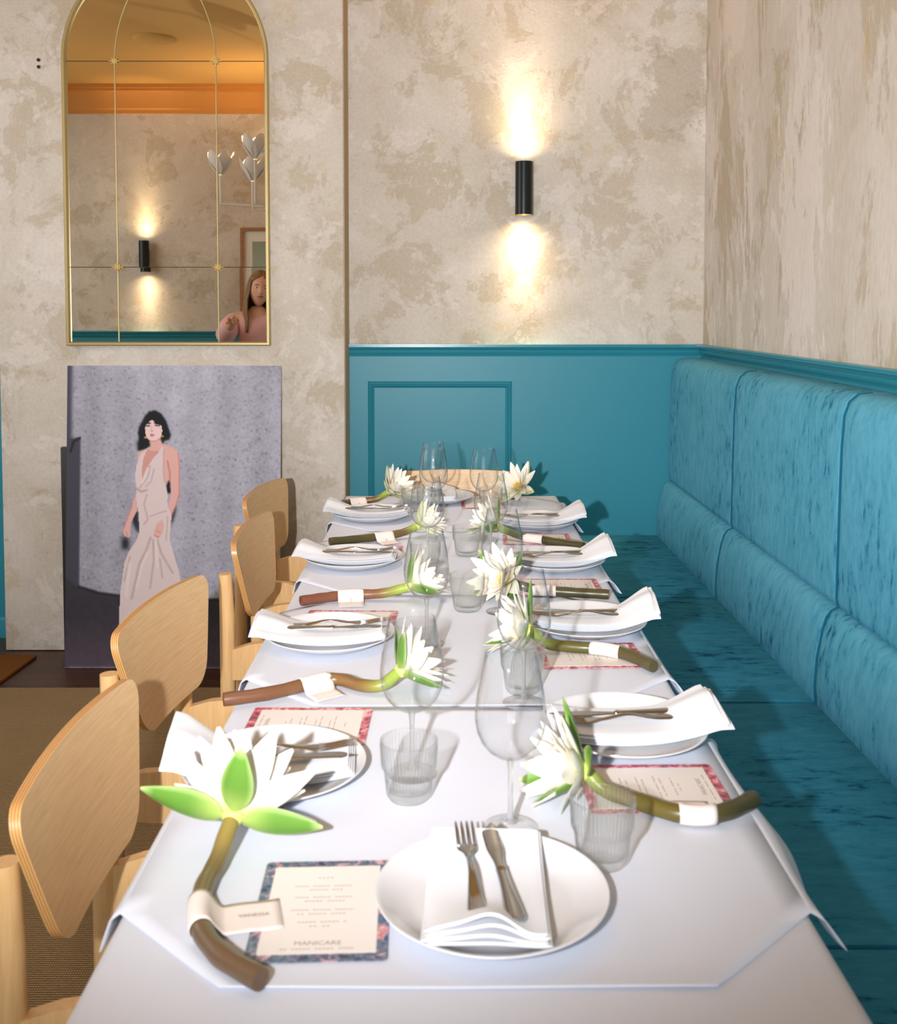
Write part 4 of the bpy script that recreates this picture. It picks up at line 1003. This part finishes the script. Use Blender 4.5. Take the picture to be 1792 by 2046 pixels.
for (x, y, z, zb_) in heads:
    MB().tube(catmull([P3(-1.05, 1.45, 2.15), P3((x - 1.05) / 2, (y + 1.45) / 2, (zb_ + 2.15) / 2), P3(x, y, zb_)], 6) + [P3(x, y, z)], .0095, 10).build('arm', M['white_metal'], ch)
    for i in range(5):
        o = link('lamp_petal', CPET, ch); o.location = P3(x, y, z); o.rotation_euler = (0, 0, 2 * PI * i / 5 + x * 9)
    o = link('bulb', BULB, ch); o.location = P3(x, y, z)
    l_ = light('chandelier_bulb', 'POINT', P3(x, y, z + .09), 4.0, (1, .80, .55), shadow_soft_size=.02); l_.parent = ch
# ceiling discs
for (x, y, lb) in ((-1.75, 2.35, 'left'), (-.85, 3.0, 'right')):
    o = MB().lathe([(.0002, -.018), (.10, -.018), (.125, -.008), (.13, 0), (.0002, 0)], 40).build('ceiling_speaker', M['ceiling']); o.location = (x, y, CZ - .0005)
    tag(o, 'round ochre ceiling speaker reflected at the upper %s of the mirror' % lb, 'speaker')

# person pointing, seen in the mirror
PXP, PYP = -1.285, 1.52
pr_ = thing('person', 'person in a pink blouse pointing, reflected in the lower right of the mirror', 'person', (PXP, PYP, .0125))
def skin_mesh(verts, edges, radii, root, name, mat, sub=2):
    me = bpy.data.meshes.new('t'); me.from_pydata(verts, edges, []); ob = bpy.data.objects.new('t', me); COL.objects.link(ob)
    md = ob.modifiers.new('s', 'SKIN'); md.use_smooth_shade = True; md.branch_smoothing = .6
    for i, r in enumerate(radii):
        sv = me.skin_vertices[0].data[i]; sv.radius = r if isinstance(r, tuple) else (r, r); sv.use_root = (i == root)
    ms = ob.modifiers.new('d', 'SUBSURF'); ms.levels = sub; ms.render_levels = sub
    bpy.context.view_layer.update()
    out = bpy.data.meshes.new_from_object(ob.evaluated_get(bpy.context.evaluated_depsgraph_get()))
    bpy.data.objects.remove(ob); out.name = name; out.materials.clear(); out.materials.append(mat)
    out.polygons.foreach_set('use_smooth', [True] * len(out.polygons)); return out
# body: pelvis root, legs, torso, neck, arms (left arm points to +y)
V_ = [(0, 0, .92), (0, .0, 1.10), (0, .01, 1.27), (0, .0, 1.38), (0, .005, 1.47),
      (-.09, 0, .86), (-.10, .02, .48), (-.10, 0, .09), (.09, 0, .86), (.10, .02, .48), (.10, 0, .09),
      (-.155, .0, 1.37), (-.215, .13, 1.25), (-.115, .34, 1.345), (-.092, .39, 1.365),
      (.155, .0, 1.37), (.21, -.03, 1.10), (.20, .08, .88), (.195, .11, .82),
      (-.10, .13, .035), (.10, .13, .035)]
E_ = [(0, 1), (1, 2), (2, 3), (3, 4), (0, 5), (5, 6), (6, 7), (0, 8), (8, 9), (9, 10), (3, 11), (11, 12), (12, 13), (13, 14), (3, 15), (15, 16), (16, 17), (17, 18), (7, 19), (10, 20)]
Rd = [(.155, .11), (.120, .095), (.135, .11), (.10, .075), .052, .085, .058, .038, .085, .058, .038, .056, .045, .034, .026, .056, .045, .034, .026, .034, .034]
link('body', skin_mesh(V_, E_, Rd, 0, 'body', M['skin']), pr_)
# clothing a little larger than the body
Vb = [(0, 0, .88)] + V_[1:4] + [V_[11], V_[12], (-.128, .315, 1.334), V_[15], V_[16], (.20, .05, .93)]
link('blouse', skin_mesh(Vb, [(0, 1), (1, 2), (2, 3), (3, 4), (4, 5), (5, 6), (3, 7), (7, 8), (8, 9)], [(.165, .150), (.150, .130), (.160, .130), (.115, .088), .080, .082, .056, .080, .078, .05], 0, 'blouse', M['pink']), pr_)
tr = MB(); tr.tube([(0, 0, .79), (0, 0, .84), (0, 0, .92), (0, 0, 1.0)], [.085, .108, .116, .104], 28, True, 0, 1.42)
for s in (-1, 1): tr.tube(catmull([(s * .085, 0, .90), (s * .092, .008, .72), (s * .10, .02, .48), (s * .10, .004, .26), (s * .10, 0, .105)], 14), [.092, .094, .094, .092, .088, .083, .078, .073, .069, .066, .064, .062, .061, .060, .060], 22)
tr.build('trousers', M['denim'], pr_, 60)
for s in (-1, 1):
    MB().rbox(s * .10 - .045, s * .10 + .045, -.055, .19, .002, .075, .03, 4).build('shoe', M['black'], pr_, 60)
# hand: palm and five fingers, index pointing along +y
def hand(org, pointing):
    hv = [(0, 0, 0), (0, .045, 0)]; he = [(0, 1)]; hr = [(.028, .017), (.034, .016)]
    for k, (dx, L, cu) in enumerate(((-.027, .062, 1.6), (-.009, .070, 1.6), (.010, .066, 1.5), (.027, .050, 1.5))):
        if pointing and k == 0: cu = .05
        if not pointing: cu = .5
        base = Vector((dx, .055, 0)); p = base; hv.append(tuple(p)); he.append((1, len(hv) - 1)); hr.append(.0105)
        ang = 0
        for q in range(3):
            ang += cu * (.9 if q else .6); p = p + Vector((0, math.cos(ang), -math.sin(ang))) * L * (.45, .32, .28)[q]
            hv.append(tuple(p)); he.append((len(hv) - 2, len(hv) - 1)); hr.append((.0095, .009, .0075)[q])
    th = [(-.030, .018, -.004), (-.050, .040, -.012), (-.046, .066, -.018)]
    for q, p in enumerate(th):
        hv.append(p); he.append((0 if q == 0 else len(hv) - 2, len(hv) - 1)); hr.append((.013, .011, .009)[q])
    me = skin_mesh(hv, he, hr, 0, 'hand', M['skin'], 1); o = link('hand', me, pr_); o.location = org; return o
hand((-.090, .394, 1.367), True).rotation_euler = (R(14), R(-20), R(-14))
hand((.195, .115, .81), False).rotation_euler = (R(-75), 0, R(-10))
# head
def head():
    m = MB(); nu_, nv_ = 48, 36; 
    def f(u, v):
        a = 2 * PI * u; b = PI * v; d = Vector((math.sin(b) * math.cos(a), math.sin(b) * math.sin(a), math.cos(b)))
        x, y, z = d.x * .074, d.y * .094, d.z * .118
        if z < 0: k = 1 - .30 * (-z / .118) ** 1.6; x *= k; y = y * (1 - .14 * (-z / .118)) + .012 * (-z / .118)
        if d.y > 0:
            y += .020 * math.exp(-((x / .012) ** 2 + ((z + .018) / .020) ** 2)) + .010 * math.exp(-((x / .009) ** 2 + ((z - .008) / .03) ** 2))
            for s in (-1, 1): y -= .008 * math.exp(-(((x - s * .030) / .015) ** 2 + ((z - .012) / .012) ** 2))
            y += .005 * math.exp(-((x / .022) ** 2 + ((z + .052) / .010) ** 2)) + .007 * math.exp(-((x / .02) ** 2 + ((z + .095) / .018) ** 2))
        return (x, y, z)
    m.grid(f, nu_, nv_); me = m.mesh('head', M['skin'], 180)
    bm = bmesh.new(); bm.from_mesh(me); bmesh.ops.remove_doubles(bm, verts=bm.verts, dist=.0003); bmesh.ops.recalc_face_normals(bm, faces=bm.faces); bm.to_mesh(me); bm.free(); return me
hd = link('head', head(), pr_); hd.location = (.02, .025, 1.575); hd.rotation_euler = (R(-4), R(6), R(-16))
for s in (-1, 1):
    o = MB().lathe([(.0002, -.011), (.007, -.0085), (.0105, 0), (.007, .0085), (.0002, .011)], 16).build('eye', M['eye'], hd); o.location = (s * .030, .073, .012)
    o2 = MB().lathe([(.0002, -.0052), (.0035, -.004), (.005, 0), (.0035, .004), (.0002, .0052)], 12).build('iris', M['iris'], hd); o2.location = (s * .030, .0805, .012)
    MB().tube([(s * .016, .088, .028), (s * .030, .088, .033), (s * .046, .078, .027)], [.002, .003, .0015], 8).build('eyebrow', M['hair'], hd)
    e_ = MB().lathe([(.0002, -.004), (.014, -.003), (.018, 0), (.014, .003), (.0002, .004)], 16).build('ear', M['skin'], hd); e_.rotation_euler = (0, R(90), R(20)); e_.scale = (1.5, 1, 1); e_.location = (s * .074, -.004, -.004)
MB().tube([(-.024, .083, -.050), (-.010, .091, -.046), (0, .0925, -.048), (.010, .091, -.046), (.024, .083, -.050)], [.001, .0045, .005, .0045, .001], 10).build('lips', M['lips'], hd)
def hairm_():
    m = MB()
    def f(u, v):
        if v < .42:
            b = v / .42 * PI / 2; rr_ = math.sin(b); z = .132 * math.cos(b)
        else:
            q = (v - .42) / .58; rr_ = 1 + .10 * sm(q, 0, .35) - .06 * sm(q, .6, 1); z = -.30 * q
        gap = R(4) + R(50) * sm(.105 - z, 0, .06) - R(16) * sm(-z, .10, .26)
        a = PI / 2 + gap + (2 * PI - 2 * gap) * u
        wv = 1 + .03 * math.sin(a * 9 + v * 6) * sm(v, .3, .6) + .03 * math.sin(v * 16 + a * 2) * sm(v, .45, .7)
        return ((.087 * rr_ * wv + .002) * math.cos(a), .106 * rr_ * wv * math.sin(a) - .008, z)
    m.grid(f, 56, 34); return m
ho = hairm_().build('hair', M['hair'], hd, 80); md = ho.modifiers.new('thick', 'SOLIDIFY'); md.thickness = .009; md.offset = -1
